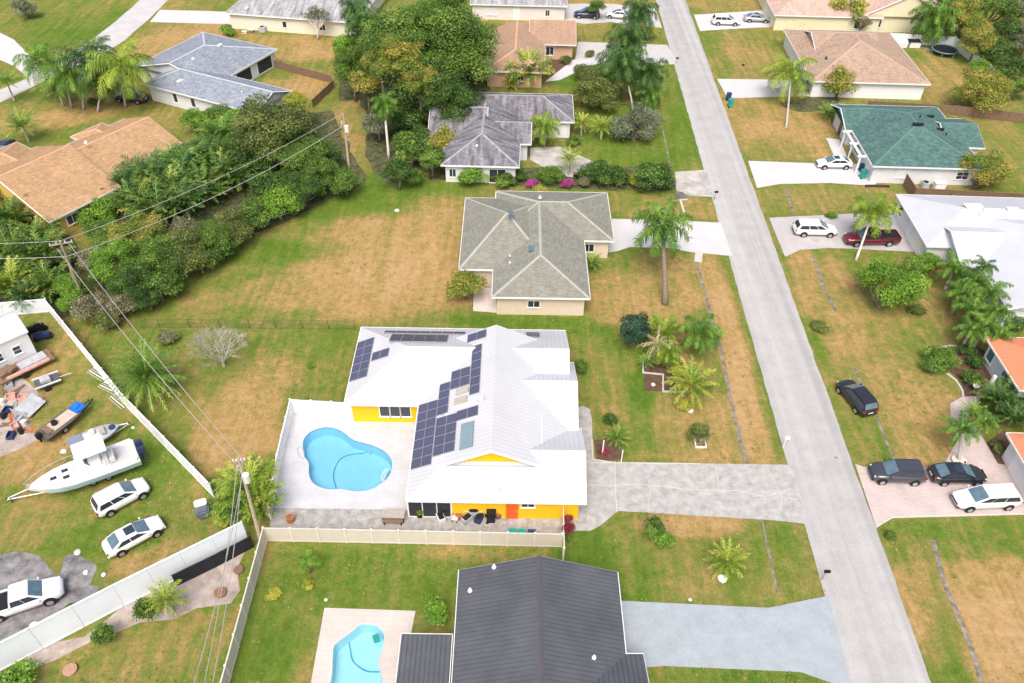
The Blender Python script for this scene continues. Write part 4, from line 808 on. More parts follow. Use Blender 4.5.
def palm(cx, cy, rp, h, kind, m, label, base=None, bark='greybark', name='palm', group=None, tr=.14, cat='palm'):
    "palm: crown seen at (cx, cy); base pixel given when the trunk leans"
    CNT[0] += 1; k = CNT[0]; L = rp/ppm(cx, cy, h)*1.3; c = P(cx, cy, h); g = P(*base) if base else Vector((c.x, c.y, 0)); g.z = 0
    rt = thing(name, label, cat, g, 0, group); t = c-g
    if kind not in ('areca', 'sago') or h > 1.2:
        b = MB(); pts = [Vector((t.x*f**1.3, t.y*f**1.3, -.05+(h+.05)*f)) for f in (0, .15, .35, .6, .85, 1)]
        b.tube(pts, [tr*1.5, tr*1.15, tr, tr*.95, tr*.85, tr*.8], 8)
        b.build('trunk', M[bark], rt, smooth=True)
        if kind in ('royal', 'foxtail'):
            b = MB(); b.tube([pts[-1]-Vector((0, 0, .5)), pts[-1]+Vector((0, 0, .5))], [tr, tr*.55], 8); b.build('crownshaft', CSM, rt, smooth=True)
    else:
        b = MB()
        for i in range(5): a = i*1.25; b.tube([(math.cos(a)*.12*L, math.sin(a)*.12*L, -.05), (math.cos(a)*.2*L, math.sin(a)*.2*L, max(.25, h))], [.06, .04], 5)
        b.build('stems', M['bark'], rt)
    me = PM[kind][k % len(PM[kind])]; inst('crown', me, m, rt, (t.x, t.y, h), RNG.uniform(0, 6.28), (L, L, L)); return rt
CSM = mat('palm_crownshaft', (.16, .26, .06), .6, .1)
HG = 'trees and clumps of the long back hedgerow'; AG = 'areca palm clumps in the back hedgerow'; GT = 'trees merged into the giant tree mass'
# giant tree mass in the centre top
tree(432, 62, 60, 7.5, 'mid', 'X', 'giant dark green broad-crowned tree, the largest in the picture', zr=.75, group=GT)
tree(400, 42, 34, 8, 'mid', 'L', 'tall mid-green tree on the upper left shoulder of the giant tree', group=GT)
tree(445, 20, 32, 7, 'mid', 'L', 'green tree at the top edge behind the giant tree', group=GT)
tree(455, 108, 26, 4.5, 'deep', 'L', 'dark green tree against the weathered grey roof', group=GT)
tree(382, 66, 22, 8, 'mango', 'L', 'orange-tipped mango tree on the left front of the giant tree', group=GT)
tree(400, 58, 24, 10.5, 'mango', 'L', 'orange-brown flowering crown high in the giant tree', group=GT); tree(418, 84, 20, 8, 'mango', 'L', 'yellow-orange tipped crown low on the front of the giant tree', group=GT); tree(462, 40, 26, 9, 'mid', 'L', 'bright green crown on the right shoulder of the giant tree', group=GT); tree(430, 28, 26, 11, 'mid', 'L', 'topmost bright green crown of the giant tree', group=GT); tree(445, 90, 22, 7, 'deep', 'L', 'dark green crown at the lower right of the giant tree', group=GT)
tree(366, 84, 15, 5, 'mango', 'M', 'rusty orange tree at the left foot of the giant tree', group=GT)
tree(352, 70, 16, 5, 'mid', 'L', 'slender green tree left of the rusty orange tree', group=GT, zr=1.3)
tree(346, 48, 12, 5, 'bright', 'M', 'light green young tree left of the giant tree', group=GT, zr=1.1)
tree(366, 40, 13, 3.5, 'mango', 'M', 'brownish orange shrub tree beneath the queen palm', group=GT)
palm(366, 24, 24, 8, 'queen', 'palmdark', 'dark queen palm at the top left of the giant tree')
palm(355, 8, 16, 7, 'queen', 'palmdark', 'dark queen palm at the very top, left of the giant tree')
palm(384, 104, 15, 7, 'queen', 'palm', 'palm with a pale bare trunk in front of the giant tree', base=(389, 158), bark='whitebark', tr=.17)
for i, (x, y, r, m, l) in enumerate([(405,118,20,'deep','dark shrubby tree under the front of the giant tree'),(378,125,14,'grey','grey-green scrub by the utility pole at the lane'),(410,150,20,'mid','green tree left of the weathered grey roof'),(432,160,14,'mid','leafy bush at the lawn edge left of the white house'),
      (398,172,14,'deep','low dark bush at the lawn edge by the palm with the pale trunk'),(444,142,15,'mango','yellow and orange tipped tree by the weathered roof'),(421,136,14,'deep','dark green clump between two lighter trees left of the weathered roof'),(470,60,22,'mid','mid-green tree on the right flank of the giant tree'),(414,178,10,'mid','small bush at the foot of the giant tree group')]):
    tree(x, y, r, 2.6 if r > 12 else 1.2, m, 'M', l, group=GT)
tree(315, 19, 15, 3.6, 'grey', 'O', 'thin grey-green tree with white branches on the brown lawn', bark='whitebark', zr=.75)
tree(23, 9, 11, 1.8, 'grey', 'M', 'small dark round tree on the grass at the top left corner')
# coconut palms top left
CG_ = 'coconut palms beside the winding street'
palm(121, 66, 30, 7, 'coconut', 'palmyel', 'yellow-green coconut palm in front of the blue-grey roof', (126, 108), group=CG_)
palm(84, 62, 28, 7, 'coconut', 'palmdark', 'dark green coconut palm, tallest of the cluster by the winding street', (84, 110), group=CG_)
palm(66, 74, 24, 6, 'coconut', 'palm', 'coconut palm with brown hanging fronds left of the dark tall one', (72, 108), group=CG_)
palm(40, 62, 24, 6, 'coconut', 'palm', 'coconut palm leaning over the pale street, leftmost of the cluster', (50, 92), group=CG_)
palm(96, 50, 18, 8, 'coconut', 'palmdark', 'dark coconut palm behind the yellow-green one', (97, 92), group=CG_)
palm(104, 84, 16, 4, 'coconut', 'palmdark', 'low coconut palm between the trunks of the cluster', (98, 112), group=CG_)
palm(58, 92, 14, 2.2, 'sago', 'palm', 'small bushy palm under the coconut cluster', group=CG_)
palm(23, 128, 17, 2.2, 'sago', 'palm', 'short green palm alone on the brown lawn above the tan roof')
palm(7, 83, 12, 3, 'sago', 'palm', 'bright little palm beside the street at the left edge')
bush(228, 31, 8, 'bright', 'small bright green bush behind the blue-grey roof'); bush(94, 102, 6, 'mid', 'tiny green bush beside the palm trunks')
# left edge palms / arecas
for i, (x, y, r, h, m, l) in enumerate([(3,200,20,2.6,'areca','areca clump at the left edge beside the tan roof'),(12,226,24,3,'areca','large areca clump below the tan roof at the left edge'),(40,244,20,2.6,'areca','areca clump just below the corner of the tan roof'),(12,255,26,3,'areca','tall areca clump in the middle of the left edge'),
     (42,262,26,3,'areca','wide areca clump left of the tall utility pole'),(14,288,22,2.6,'palmyel','yellow-tipped areca clump above the white shed'),(50,288,20,2.2,'areca','dark areca clump beside the base of the utility pole'),(30,300,16,2,'palmdark','low dark areca at the end of the white fence')]):
    palm(x, y, r, h*.35, 'areca', m, l, group='areca palm clumps at the left edge', name='areca_palm')
# areca belt under the tan roof
for i, (x, y, r, m, l) in enumerate([(160,212,24,'areca','areca clump on the lawn side above the orange-tipped tree'),(184,206,24,'palmdark','dark areca clump at the near edge above the bare soil'),(206,194,18,'areca','areca clump leaning over the bare soil strip'),(160,192,22,'areca','areca clump between the two dark ones'),(182,182,24,'palmdark','dark areca clump in the heart of the belt'),(222,176,22,'areca','areca clump crossed by the lower power line'),(212,152,18,'palmdark','dark areca clump behind the belt near the tan roof'),(148,202,20,'palmdark','dark areca clump over the lawn mound'),(234,160,20,'areca','areca clump right end of the belt'),(138,205,22,'areca','areca clump with yellow fronds beside the mustard wall'),(150,180,24,'palmdark','dark areca clump below the end of the tan roof'),(128,190,18,'palmdark','dark areca clump left end of the palm belt'),(172,196,24,'areca','big areca clump in the middle of the palm belt'),
     (190,170,24,'palm','areca clump right of the tan roof corner'),(205,188,22,'areca','areca clump above the strip of pale bare soil'),(215,162,24,'palmdark','dense areca clump between tan and blue-grey houses'),(238,178,18,'palmdark','shaded areca clump beside the bare soil'),(225,140,22,'palm','areca clump near the blue-grey house wall')]):
    palm(x, y+3, r*.98, 1.2, 'areca', m, l, group=AG, name='areca_palm')
for i, (x, y, r, h, m, l) in enumerate([(270,132,36,5.0,'olive','tallest olive-green tree crossed by the power lines'),(246,150,22,3.5,'deep','dark tree on the palm side of the tallest olive tree'),(312,150,18,3,'mid','green tree in the gap right of the tallest olive tree'),(290,186,16,2,'deep','dark bush low on the lawn side right of centre'),(244,226,14,1.6,'deep','dark low bush on the lawn edge of the hedge centre'),(220,248,15,1.8,'deep','dark bush hanging over the lawn left of centre'),(200,262,15,1.8,'mid','green bush at the lawn edge below the olive hedge tree'),
     (172,282,16,2,'mid','green bush at the lawn corner of the lower hedge'),(148,300,13,1.6,'deep','lowest dark bush at the lawn corner'),(112,240,16,2,'mid','green tree left of the orange-tipped one'),(150,240,18,2.6,'mid','green tree right of the orange-tipped one'),(308,186,15,2,'mid','green bush near the tip of the hedge'),
     (198,122,14,2,'bright','bright green shrub against the wall of the blue-grey house'),(216,118,14,2,'mid','green shrub against the wall of the blue-grey house'),(240,122,16,2.4,'bright','light green tree at the lower end of the blue-grey roof'),(262,128,24,3.6,'olive','large grey-green tree where the power lines cross'),
     (290,118,18,3.5,'olive','olive-green tree right of the blue-grey house gable'),(282,145,26,3.6,'mid','big green tree in the middle of the hedgerow below the blue-grey house'),(258,158,20,3,'deep','dark tree beside the areca palms in the hedgerow'),(302,165,22,3,'mid','rounded tree near the right end of the hedgerow'),
     (296,104,12,3.6,'yellow','yellow-green treetop by the corner of the brown back fence'),(322,178,20,2.4,'mid','bushy green tree at the right end of the hedgerow'),(345,182,17,2,'mid','last bush at the right tip of the hedgerow'),(330,158,12,1.6,'deep','low bush above the right tip of the hedgerow'),
     (300,192,20,2.4,'deep','dark hedge tree above the lawn near the right tip'),(278,205,18,2.2,'bright','bright green hedge bush above the brown lawn'),(255,214,18,2.2,'mid','hedge bush in the centre above the brown lawn'),(232,228,20,2.4,'olive','olive hedge bush below the bare soil'),(210,240,20,2.4,'mid','broad green hedge tree below the bare soil'),
     (270,185,18,2.2,'deep','dark tree on the upper side of the hedge'),(186,252,24,3,'olive','olive hedge tree left of centre'),(160,262,24,3,'mid','large rounded green tree in the lower hedge'),(136,236,24,3.2,'mango','tree with orange and yellow new growth in the hedge'),(118,262,24,3,'bright','bright lime green tree in the lower hedge'),
     (132,286,22,2.6,'deep','dark green tree hanging over the brown soil'),(158,284,18,2.2,'deep','dark low tree on the lawn side of the lower hedge'),(185,232,16,2.2,'scrub','brownish tree beside the orange-tipped one'),(94,214,18,1,'bright','bright vine-covered mound below the mustard wall'),(102,234,16,1,'mid','vine-covered mound between pole and orange-tipped tree'),
     (78,216,12,.9,'olive','olive vine mound by the corner of the tan roof'),(70,288,14,1.8,'bright','bright green bush beside the leaning pole base'),(68,304,10,1.4,'bright','small bright bush at the corner of the white fence'),(92,258,14,1.6,'scrub','brown scrub at the pole'),(100,282,12,1.6,'deep','dark bush right of the leaning pole'),
     (92,308,17,1.6,'scrub','large grey-brown scrubby bush under the wires'),(122,304,15,1.5,'scrub','grey-brown bush right of the larger scrubby one'),(104,322,12,1.2,'olive','low olive bush beneath the grey-brown scrub'),(60,258,12,1.4,'scrub','brown scrub between the arecas and the pole')]):
    tree(x, y, r, h, m, 'L' if r >= 20 else 'M', l, group=HG)
bush(168, 338, 10, 'scrub', 'small isolated dark brown bush in the lawn beside the bare tree'); bush(311, 366, 4, 'bright', 'tiny green weed tuft on the lawn above the pool')
# bare pale tree
def baretree():
    c = P(224, 366); rt = thing('bare_tree', 'leafless pale grey tree standing on the lawn', 'tree', c); b = MB(); r = random.Random(8)
    def br(p, d, L, w, n):
        q = p+d*L; b.tube([p, p.lerp(q, .5)+Vector((r.uniform(-.06, .06), r.uniform(-.06, .06), r.uniform(-.04, .04)))*L, q], [w, w*.8, w*.6], 3 if n < 4 else 6, cap=False)
        if n == 0: return
        for k in range(3 if n in (5, 4, 2) else 2):
            dd = (d+Vector((r.gauss(0, .42), r.gauss(0, .42), r.gauss(.04, .28)))).normalized(); br(p.lerp(q, r.uniform(.6, 1)) if k else q, dd, L*r.uniform(.66, .88), max(.013, w*.62), n-1)
    for k in range(8):
        a = k*.8; br(Vector((0, 0, .5)), Vector((math.cos(a)*r.uniform(.35, .8), math.sin(a)*r.uniform(.35, .8), .9)).normalized(), 1.25, .05, 5)
    b.tube([(0, 0, -.05), (0, 0, .6)], [.17, .13], 8); b.build('branches', mat('lichen_bark', (.40, .37, .325), .9, .15, 5), rt)
baretree()
palm(147, 377, 30, 2.6, 'date', 'palm', 'large feathery date palm leaning over the white fence', (150, 396), bark='bark', tr=.3)
palm(250, 492, 26, 1.2, 'areca', 'palmyel', 'yellow-green areca clump around the pole at the pool corner', name='areca_palm'); palm(240, 508, 20, .9, 'areca', 'palm', 'lower green areca clump left of the pool corner', name='areca_palm'); palm(262, 508, 18, .9, 'areca', 'palmyel', 'small areca clump against the white pool fence', name='areca_palm'); bush(222, 520, 9, 'yellow', 'yellowish weed clump at the left of the pool corner')
bush(148, 611, 13, 'mid', 'tall clipped round bush beside the long pale fence', h=1.3, zr=1.3); palm(166, 600, 19, 1.8, 'sago', 'palmyel', 'yellow-green young palm beside the tall clipped bush'); bush(103, 636, 12, 'mid', 'lower clipped round bush beside the long pale fence', h=.9, zr=1.1); bush(18, 681, 20, 'bright', 'bright lime bush at the bottom left corner'); bush(71, 608, 6, 'mid', 'little green shrub on the grey gravel')
tree(308, 563, 13, 1.3, 'bright', 'O', 'young bright green sapling on the lawn behind the beige fence'); bush(308, 585, 6, 'yellow', 'straw-coloured tuft at the foot of the sapling', h=.3); bush(436, 613, 15, 'bright', 'lime green bush in the corner of the dark roof and the pool deck'); bush(273, 594, 8, 'yellow', 'pale yellow-green weed patch on the fenced lawn', h=.2, zr=.3)
bush(653, 528, 10, 'mid', 'taller of two shrubs on the lawn by the old driveway', h=1.5, zr=1.5); bush(664, 540, 11, 'bright', 'lower shrub on the lawn by the old driveway', h=.8); palm(727, 562, 19, .7, 'sago', 'palmyel', 'yellow-green young palm with a white rock on the lawn'); bush(569, 530, 6, 'red', 'dark red bush at the end of the beige fence', h=1.6, zr=2.2); bush(568, 519, 5, 'red', 'small red bush against the orange door wall', h=.9)
bush(890, 535, 6, 'mid', 'small green bush with an orange bloom by the road'); bush(895, 538, 3, 'mango', 'orange bloom cluster beside the small green roadside bush', h=.3)
# front yard of the white metal roof house
tree(633, 331, 16, 2.2, 'teal', 'M', 'dark bluish-green conifer at the corner of the mulch bed', zr=1.25); palm(657, 343, 18, 2.4, 'dead', 'deadpalm', 'straw-coloured dying palm in the mulch bed'); palm(662, 335, 15, 1, 'areca', 'palmyel', 'yellow-green clump behind the dying palm', name='areca_palm')
palm(668, 352, 15, 2.0, 'queen', 'palmyel', 'yellow-green drooping palm in the middle of the mulch bed', (668, 368)); palm(648, 362, 9, 1, 'sago', 'palm', 'small green palm at the kerb corner of the mulch bed'); palm(700, 332, 22, 3.2, 'royal', 'palm', 'green royal palm right of the mulch bed', (704, 352)); palm(716, 338, 8, 1, 'sago', 'palm', 'short sprout at the side of the royal palm'); palm(662, 226, 30, 6.2, 'royal', 'palm', 'tall royal palm in the middle of the brown front lawn', (665, 304), bark='bark', tr=.28)
palm(690, 386, 24, 1.1, 'sago', 'palmyel', 'wide yellow-green palm below the mulch bed'); bush(686, 406, 8, 'yellow', 'bright yellow shrub on a pale rock'); bush(676, 370, 8, 'yellow', 'yellow shrub in the mulch bed'); bush(651, 352, 7, 'bright', 'lime bush at the left side of the mulch bed')
tree(700, 434, 11, 1.1, 'olive', 'M', 'small tree in a square kerbed bed'); bush(610, 420, 8, 'deep', 'dark shrub by the white post'); palm(617, 438, 12, .5, 'sago', 'palm', 'leafy plant beside the garden path'); bush(604, 452, 5, 'red', 'low reddish plant at the garden path'); bush(580, 367, 9, 'mid', 'round green bush against the white metal roof')
# shingle house
tree(465, 286, 17, 1.9, 'mango', 'M', 'variegated yellow-green tree at the corner of the patio'); palm(591, 264, 12, .6, 'sago', 'palm', 'bushy palm under the garage eave'); bush(640, 1, 1, 'mid', 'x') if False else None
# weathered roof house surroundings
BG = 'garden bushes along the edge behind the shingle house'
for x, y, r, m, l in [(474,176,15,'bright','tall bright green bush in front of the white house wall'),(504,181,11,'mid','green bush at the corner of the white house'),(518,176,9,'deep','dark small bush beside the corner one'),(551,176,12,'mid','green bush left of the magenta flowers'),(568,184,7,'pink','magenta bougainvillea above the shingle roof'),
      (532,184,6,'pink','pinkish flowering bush left of the magenta one'),(540,190,7,'yellow','yellow flowering bush behind the shingle roof'),(596,172,15,'deep','dark rounded hedge clump left of the pair'),(611,176,15,'deep','dark rounded hedge clump right of the pair'),(652,178,20,'deep','big dark bush beside the stained driveway'),(632,181,8,'yellow','yellowish low bush between the dark ones'),(584,182,8,'scrub','brown bush by the magenta flowers')]: bush(x, y, r, m, l, group=BG)
palm(544, 127, 17, 3, 'royal', 'palmyel', 'yellow-green palm in front of the weathered grey roof', (544, 146)); palm(569, 160, 12, 1.6, 'sago', 'palmyel', 'small palm on the stained courtyard'); palm(602, 128, 12, 1.8, 'sago', 'palmyel', 'small yellow palm on the bright lawn'); palm(582, 124, 11, 1.8, 'sago', 'palmyel', 'orange-yellow palm by the garage wall'); bush(573, 142, 7, 'mid', 'clipped round bush by the garage')
tree(636, 129, 24, 1.9, 'grey', 'L', 'large round grey-green bush on the lawn by the street', zr=.85); tree(598, 92, 26, 2.3, 'olive', 'L', 'wide olive tree behind the weathered roof'); tree(585, 72, 10, 1.6, 'olive', 'M', 'small olive bush at the edge of the bright lawn'); bush(570, 118, 9, 'deep', 'dark bush at the end of the weathered roof')
palm(530, 77, 20, 1.4, 'areca', 'palmyel', 'clump of yellow-green palms between the tan house and the grey roof', name='areca_palm'); palm(512, 84, 10, .8, 'sago', 'palmyel', 'low palm beside the tan wall')
QG = 'tall queen palms by the street'
palm(622, 62, 25, 6.5, 'queen', 'palmdark', 'tallest dark queen palm of the group by the street', (633, 112), group=QG); palm(648, 72, 21, 5, 'queen', 'palmdark', 'queen palm on the street side of the group', (645, 112), group=QG); palm(628, 38, 22, 6, 'queen', 'palmdark', 'queen palm behind the tallest one', (634, 84), group=QG); palm(640, 12, 19, 5, 'queen', 'palmdark', 'queen palm at the top edge beside the street', group=QG); palm(610, 80, 16, 3.2, 'queen', 'palmdark', 'lower left queen palm of the group', group=QG); palm(650, 33, 8, 1.2, 'sago', 'yellow', 'orange-yellow dead frond bundle beside the street'); palm(650, 94, 14, 2.4, 'queen', 'palm', 'shaggy short palm at the foot of the street group', group=QG)
for x, y, r, l in [(562, 50, 7, 'shrub under the eave of the tan house'), (566, 60, 6, 'small garden shrub by the curved path of the tan house'), (590, 54, 5, 'spiky plant on the tan house lawn')]: bush(x, y, r, 'olive', l)
bush(598, 8, 9, 'mid', 'dark green bush by the parked cars at the top', h=2.2)
# right side of the street
palm(791, 72, 25, 4.6, 'coconut', 'palmyel', 'yellow-green coconut palm in front of the pinkish tan house', (786, 128)); tree(840, 84, 17, 2.2, 'mango', 'M', 'yellow-tipped small tree in front of the pinkish tan roof'); palm(828, 115, 12, .6, 'sago', 'palm', 'spiky shrub by the green-roofed porch'); tree(799, 37, 5, 1.3, 'grey', 'O', 'thin sapling on the lawn between two driveways'); bush(800, 24, 8, 'deep', 'dark round bush at the cream house driveway')
tree(848, 10, 20, 3, 'yellow', 'O', 'sparse yellow-leaved tree in front of the cream house', bark='whitebark', zr=1.0); tree(862, 22, 12, 2, 'scrub', 'O', 'bare brownish tree before the cream gable')
palm(936, 18, 24, 4.5, 'queen', 'palm', 'queen palm above the white yard fence', (935, 38))
RB = 'trees of the top right corner'
for i, (x, y, r, h, m, s_, l) in enumerate([(965,22,22,4,'mango','L','orange-tipped mango tree behind the white yard fence'),(978,42,18,3.4,'mango','L','yellow-green tree at the bend of the white fence'),(948,4,14,4,'deep','M','dark tree behind the queen palm'),(990,8,24,4,'mid','L','green tree at the top right edge of the orchard'),(1008,34,16,3,'deep','L','dark tree in the hedge at the right edge'),(995,52,15,2.6,'deep','M','dark hedge tree beyond the white fence'),(1010,68,15,2.4,'deep','M','dark hedge tree lower down at the right edge'),
      (1018,86,12,2.2,'mid','M','green hedge bush above the variegated tree'),(1020,8,18,4,'grey','L','grey-green tree in the top right corner'),(1030,40,18,3,'grey','L','grey-green tree cut by the right edge'),(978,66,9,1.6,'bright','M','small light bush at the end of the white fence'),(1042,62,18,3,'grey','L','grey-green tree just beyond the right edge'),(1060,20,26,4,'grey','L','grey-green tree outside the top right corner')]):
    tree(x, y, r, h, m, s_, l, group=RB)
tree(985, 94, 25, 2.8, 'mango', 'L', 'variegated orange and green tree on the lawn behind the brown fence'); tree(980, 172, 25, 2.3, 'mango', 'L', 'wide rusty-green tree at the corner of the green roof', zr=.75); palm(902, 174, 9, .6, 'sago', 'palmyel', 'small pale shrub under the green roof wall')
palm(873, 212, 23, 4.2, 'royal', 'palmyel', 'royal palm beside the red pickup', (856, 260), bark='whitebark', tr=.13); tree(888, 288, 30, 2.8, 'bright', 'L', 'large rounded green tree on the lawn below the red pickup', zr=1.0); tree(925, 262, 12, 1.8, 'bright', 'M', 'light green shrub at the corner of the white roof'); bush(918, 310, 9, 'olive', 'thin shrub on the lawn near the palms', h=.3, zr=.4); bush(934, 266, 6, 'red', 'reddish plant at the blue entry'); bush(820, 327, 9, 'olive', 'low weedy shrub beside the road', h=.3, zr=.4); bush(860, 252, 4, 'bright', 'x') if False else None; bush(832, 216, 6, 'bright', 'small green weed clump behind the white suv', h=.2)
FG = 'foxtail palms in front of the white metal roof'
for x, y, r, h, l in [(955,268,18,3.2,'foxtail palm nearest the blue entry'),(975,280,19,3.6,'foxtail palm second from the blue entry'),(962,292,17,3,'foxtail palm on the lawn side of the row'),(990,292,19,3.8,'foxtail palm against the middle of the white roof'),(973,308,18,3.2,'foxtail palm at the left bulge of the row'),(996,312,18,3.6,'foxtail palm at the right of the row'),(985,326,17,3.2,'foxtail palm above the orange roof'),(971,330,16,2.8,'foxtail palm nearest the clipped hedge'),(1000,334,15,3,'foxtail palm overlapping the orange roof corner')]:
    palm(x, y, r, h, 'foxtail', 'palm', l, group=FG)
palm(985, 266, 12, 4.6, 'foxtail', 'palmdark', 'dark foxtail palm crown against the white roof'); bush(1014, 322, 12, 'deep', 'dark shrub between the two right-hand houses')
bush(941, 360, 17, 'mid', 'long clipped green hedge mound inside the curved edging', zr=.5, wid=1.25); bush(966, 350, 9, 'deep', 'dark bush right of the clipped hedge mound'); bush(975, 362, 9, 'deep', 'dark bush against the orange-roofed house'); bush(972, 380, 11, 'mid', 'round bush above the pink path')
palm(961, 428, 19, 3., 'foxtail', 'palm', 'slender palm whose crown overhangs the black sedan', (958, 462)); palm(984, 421, 15, 2.2, 'foxtail', 'palm', 'palm beside the pink path'); palm(972, 414, 13, 1.8, 'sago', 'palm', 'short palm where the pink path curves')
for x, y, r, l in [(996,404,18,'dark cycad-like palm between the orange roofs'),(1015,398,18,'dark palm clump at the right edge between the orange roofs'),(1012,420,15,'dark palm clump above the lower orange roof')]: palm(x, y, r, .8, 'areca', 'palmdark', l, name='areca_palm', group='dark palms between the orange roofs')
bush(998, 447, 8, 'olive', 'round bush in the mulch beside the garage wall')
# ------------------------------------------------------------------ fences
def fence(name, label, px, h, step, m, pm=None, th=.05, post=.13, cap=True, rails=False, z0=.04, chain=False, group=None):
    q = XY(px); c = q[0].copy(); rt = thing(name, label, 'fence', c, 0, group); pm = pm or m; posts = []
    for i in range(len(q)-1):
        a, b_ = q[i]-c, q[i+1]-c; L = (b_-a).length; n = max(1, round(L/step)); ang = math.atan2(b_.y-a.y, b_.x-a.x)
        for k in range(n):
            u, v = a.lerp(b_, k/n), a.lerp(b_, (k+1)/n); mid = (u+v)/2; l = (v-u).length-post-.004; b = MB()
            if chain:
                for z in (.05, h*.5, h-.03): b.tube([u+Vector((0, 0, z)), v+Vector((0, 0, z))], .016, 4)
                nn = int(l/.35)
                for j in range(nn):
                    t0, t1 = j/nn, (j+1)/nn; b.tube([u.lerp(v, t0)+Vector((0, 0, .05)), u.lerp(v, t1)+Vector((0, 0, h-.03))], .006, 3); b.tube([u.lerp(v, t1)+Vector((0, 0, .05)), u.lerp(v, t0)+Vector((0, 0, h-.03))], .006, 3)
            else:
                b.box((mid.x, mid.y, z0+(h-z0)/2), (l, th, h-z0-.12), ang)
                for z in (z0+.07, h-.06): b.box((mid.x, mid.y, z), (l, th*2.1, .13), ang)
                if not chain:
                    nb = max(2, int(l/.3)) if 'pale bluish' not in label and name != 'beige_fence' else 0
                    for j in range(1, nb): w = u.lerp(v, j/nb); b.box((w.x, w.y, z0+(h-z0)/2), (.035, th*1.5, h-.4), ang)
            b.build('panel', m, rt); posts.append(u)
            if i == len(q)-2 and k == n-1: posts.append(v)
    for p in posts:
        b = MB()
        if chain: b.cyl((p.x, p.y, h/2), .03, h+.1, 6)
        else:
            b.box((p.x, p.y, h/2+.02), (post, post, h+.05), 0)
            if cap: b.box((p.x, p.y, h+.075), (post*1.3, post*1.3, .05), 0)
        b.build('post', pm, rt)
    return rt
fence('vinyl_fence', 'white vinyl fence running diagonally between the boat yard and the brown lawn', [(51,313),(128,408),(214,497)], 1.8, 2.4, M['vinyl'])
fence('vinyl_fence', 'short whitish fence behind the white shed', [(-20,318),(51,312)], 1.8, 2.4, M['bigvinyl'])
fence('privacy_fence', 'tall pale bluish fence below the parked white cars', [(-45,693),(0,671),(124,606),(249,543)], 2.9, 2.5, M['bigvinyl'], th=.07, post=.08, cap=False)
fence('mesh_fence', 'low black mesh fence at the foot of the tall pale fence', [(177,586),(216,567),(254,547)], 1.5, 3, mat('black_mesh', (.02, .02, .025), .9, .2), post=.06, cap=False)
fence('beige_fence', 'long beige vinyl fence between the yellow house and the grassy yard', [(222,710),(267,541),(400,543.5),(561,547)], 1.8, 2.3, M['beige'], M['palebeige'])
fence('beige_fence', 'short beige fence running down from the yellow wall beside the dark red bush', [(562,516),(563,561)], 1.8, 2.3, M['beige'], M['palebeige'])
fence('pool_fence', 'white panel fence around the left and back of the pool deck', [(271,519),(280,468),(293,412.5),(354,416)], 1.75, 2.2, M['white'])
fence('vinyl_fence', 'white vinyl fence behind the trampoline, bending down to the right', [(888,43),(952,47),(968,60),(991,79)], 1.8, 2.4, M['vinyl'])
fence('wooden_fence', 'weathered brown wooden fence behind the green-roofed house', [(866,110),(955,115),(1060,127)], 1.5, 2.4, M['wood'], cap=False)
fence('wooden_fence', 'brown wooden fence between the green-roofed and the white-roofed house', [(903,186),(912,200),(1060,208)], 1.8, 2.4, M['wood'], cap=False)
fence('wooden_fence', 'low brown wooden fence around the back yard of the blue-grey roofed house', [(275,68),(331,83),(334,88),(313,108)], 1.3, 2.4, M['wood'], cap=False)
fence('chain_link_fence', 'thin dark chain link fence crossing the wide back lawn', [(100,327),(250,328.5),(355,329.5)], 1.2, 3., mat('dark_wire', (.06, .07, .05), .7, .1), chain=True)
# ------------------------------------------------------------------ utility poles and wires
def upole(label, base, top, h, arms, stuff=0, brace=None):
    g = P(*base); t = P(*top, h); rt = thing('utility_pole', label, 'utility pole', g); d = t-g; b = MB(); b.tube([(0, 0, -.1), (d.x, d.y, h)], [.17, .11], 8); b.build('pole', M['pole'], rt)
    for z, L, a in arms:
        p = d*(z/h); b = MB(); b.box((p.x, p.y, z), (L, .1, .12), a); o = b.build('crossarm', M['woodgrey'], rt)
        for k in (-1, -.4, .4, 1):
            i = MB(); i.cyl((p.x+math.cos(a)*L/2*.92*k, p.y+math.sin(a)*L/2*.92*k, z+.15), .05, .18, 6); i.build('insulator', M['white'], o)
    if stuff:
        p = d*((h-1.9)/h); b = MB(); b.cyl((p.x+.32, p.y-.25, h-1.9), .27, .8, 12); b.cyl((p.x+.32, p.y-.25, h-1.45), .1, .12, 8); b.build('transformer', M['offwhite'], rt)
        if stuff > 1: b = MB(); b.cyl((p.x-.32, p.y+.2, h-1.3), .1, .5, 8); b.build('lightning_arrester', M['pipe'], rt)
    if brace:
        e = P(*brace)-g; b = MB(); b.tube([e, d*.75], [.12, .09], 6); b.build('brace_pole', M['pole'], rt)
    return d+g
t1 = upole('tall wooden utility pole with a brace, beside the areca palms below the tan roof', (84,300), (60,241), 9.5, [(9.1, 2.2, .35)], 0, (79,296))
t2 = upole('slim utility pole with a small transformer at the lane by the giant tree', (351,186), (343,113), 9.8, [], 2)
t3 = upole('utility pole with a white transformer above the palms at the pool corner', (262,545), (238,457), 9.8, [(9.4, .9, .2)], 2)
def wire(label, a, b_, sag=.6, r=.03, m=None):
    pts = [a.lerp(b_, k/16)-Vector((0, 0, sag*4*(k/16)*(1-k/16))) for k in range(17)]; b = MB(); b.tube(pts, r, 4); tag(b.build('overhead_wire', m or WM_, None), label, 'power line', 'overhead power lines')
WM_ = mat('aluminium_wire', (.35, .35, .34), .5, .1)
L0 = P(-160, 238, 9.); V = Vector
wire('upper wire from the braced pole towards the giant tree', t1, t2, 1.0); wire('lower wire from the braced pole towards the giant tree', t1-V((0, 0, 1.9)), t2-V((0, 0, 1.6)), 1.2, .035)
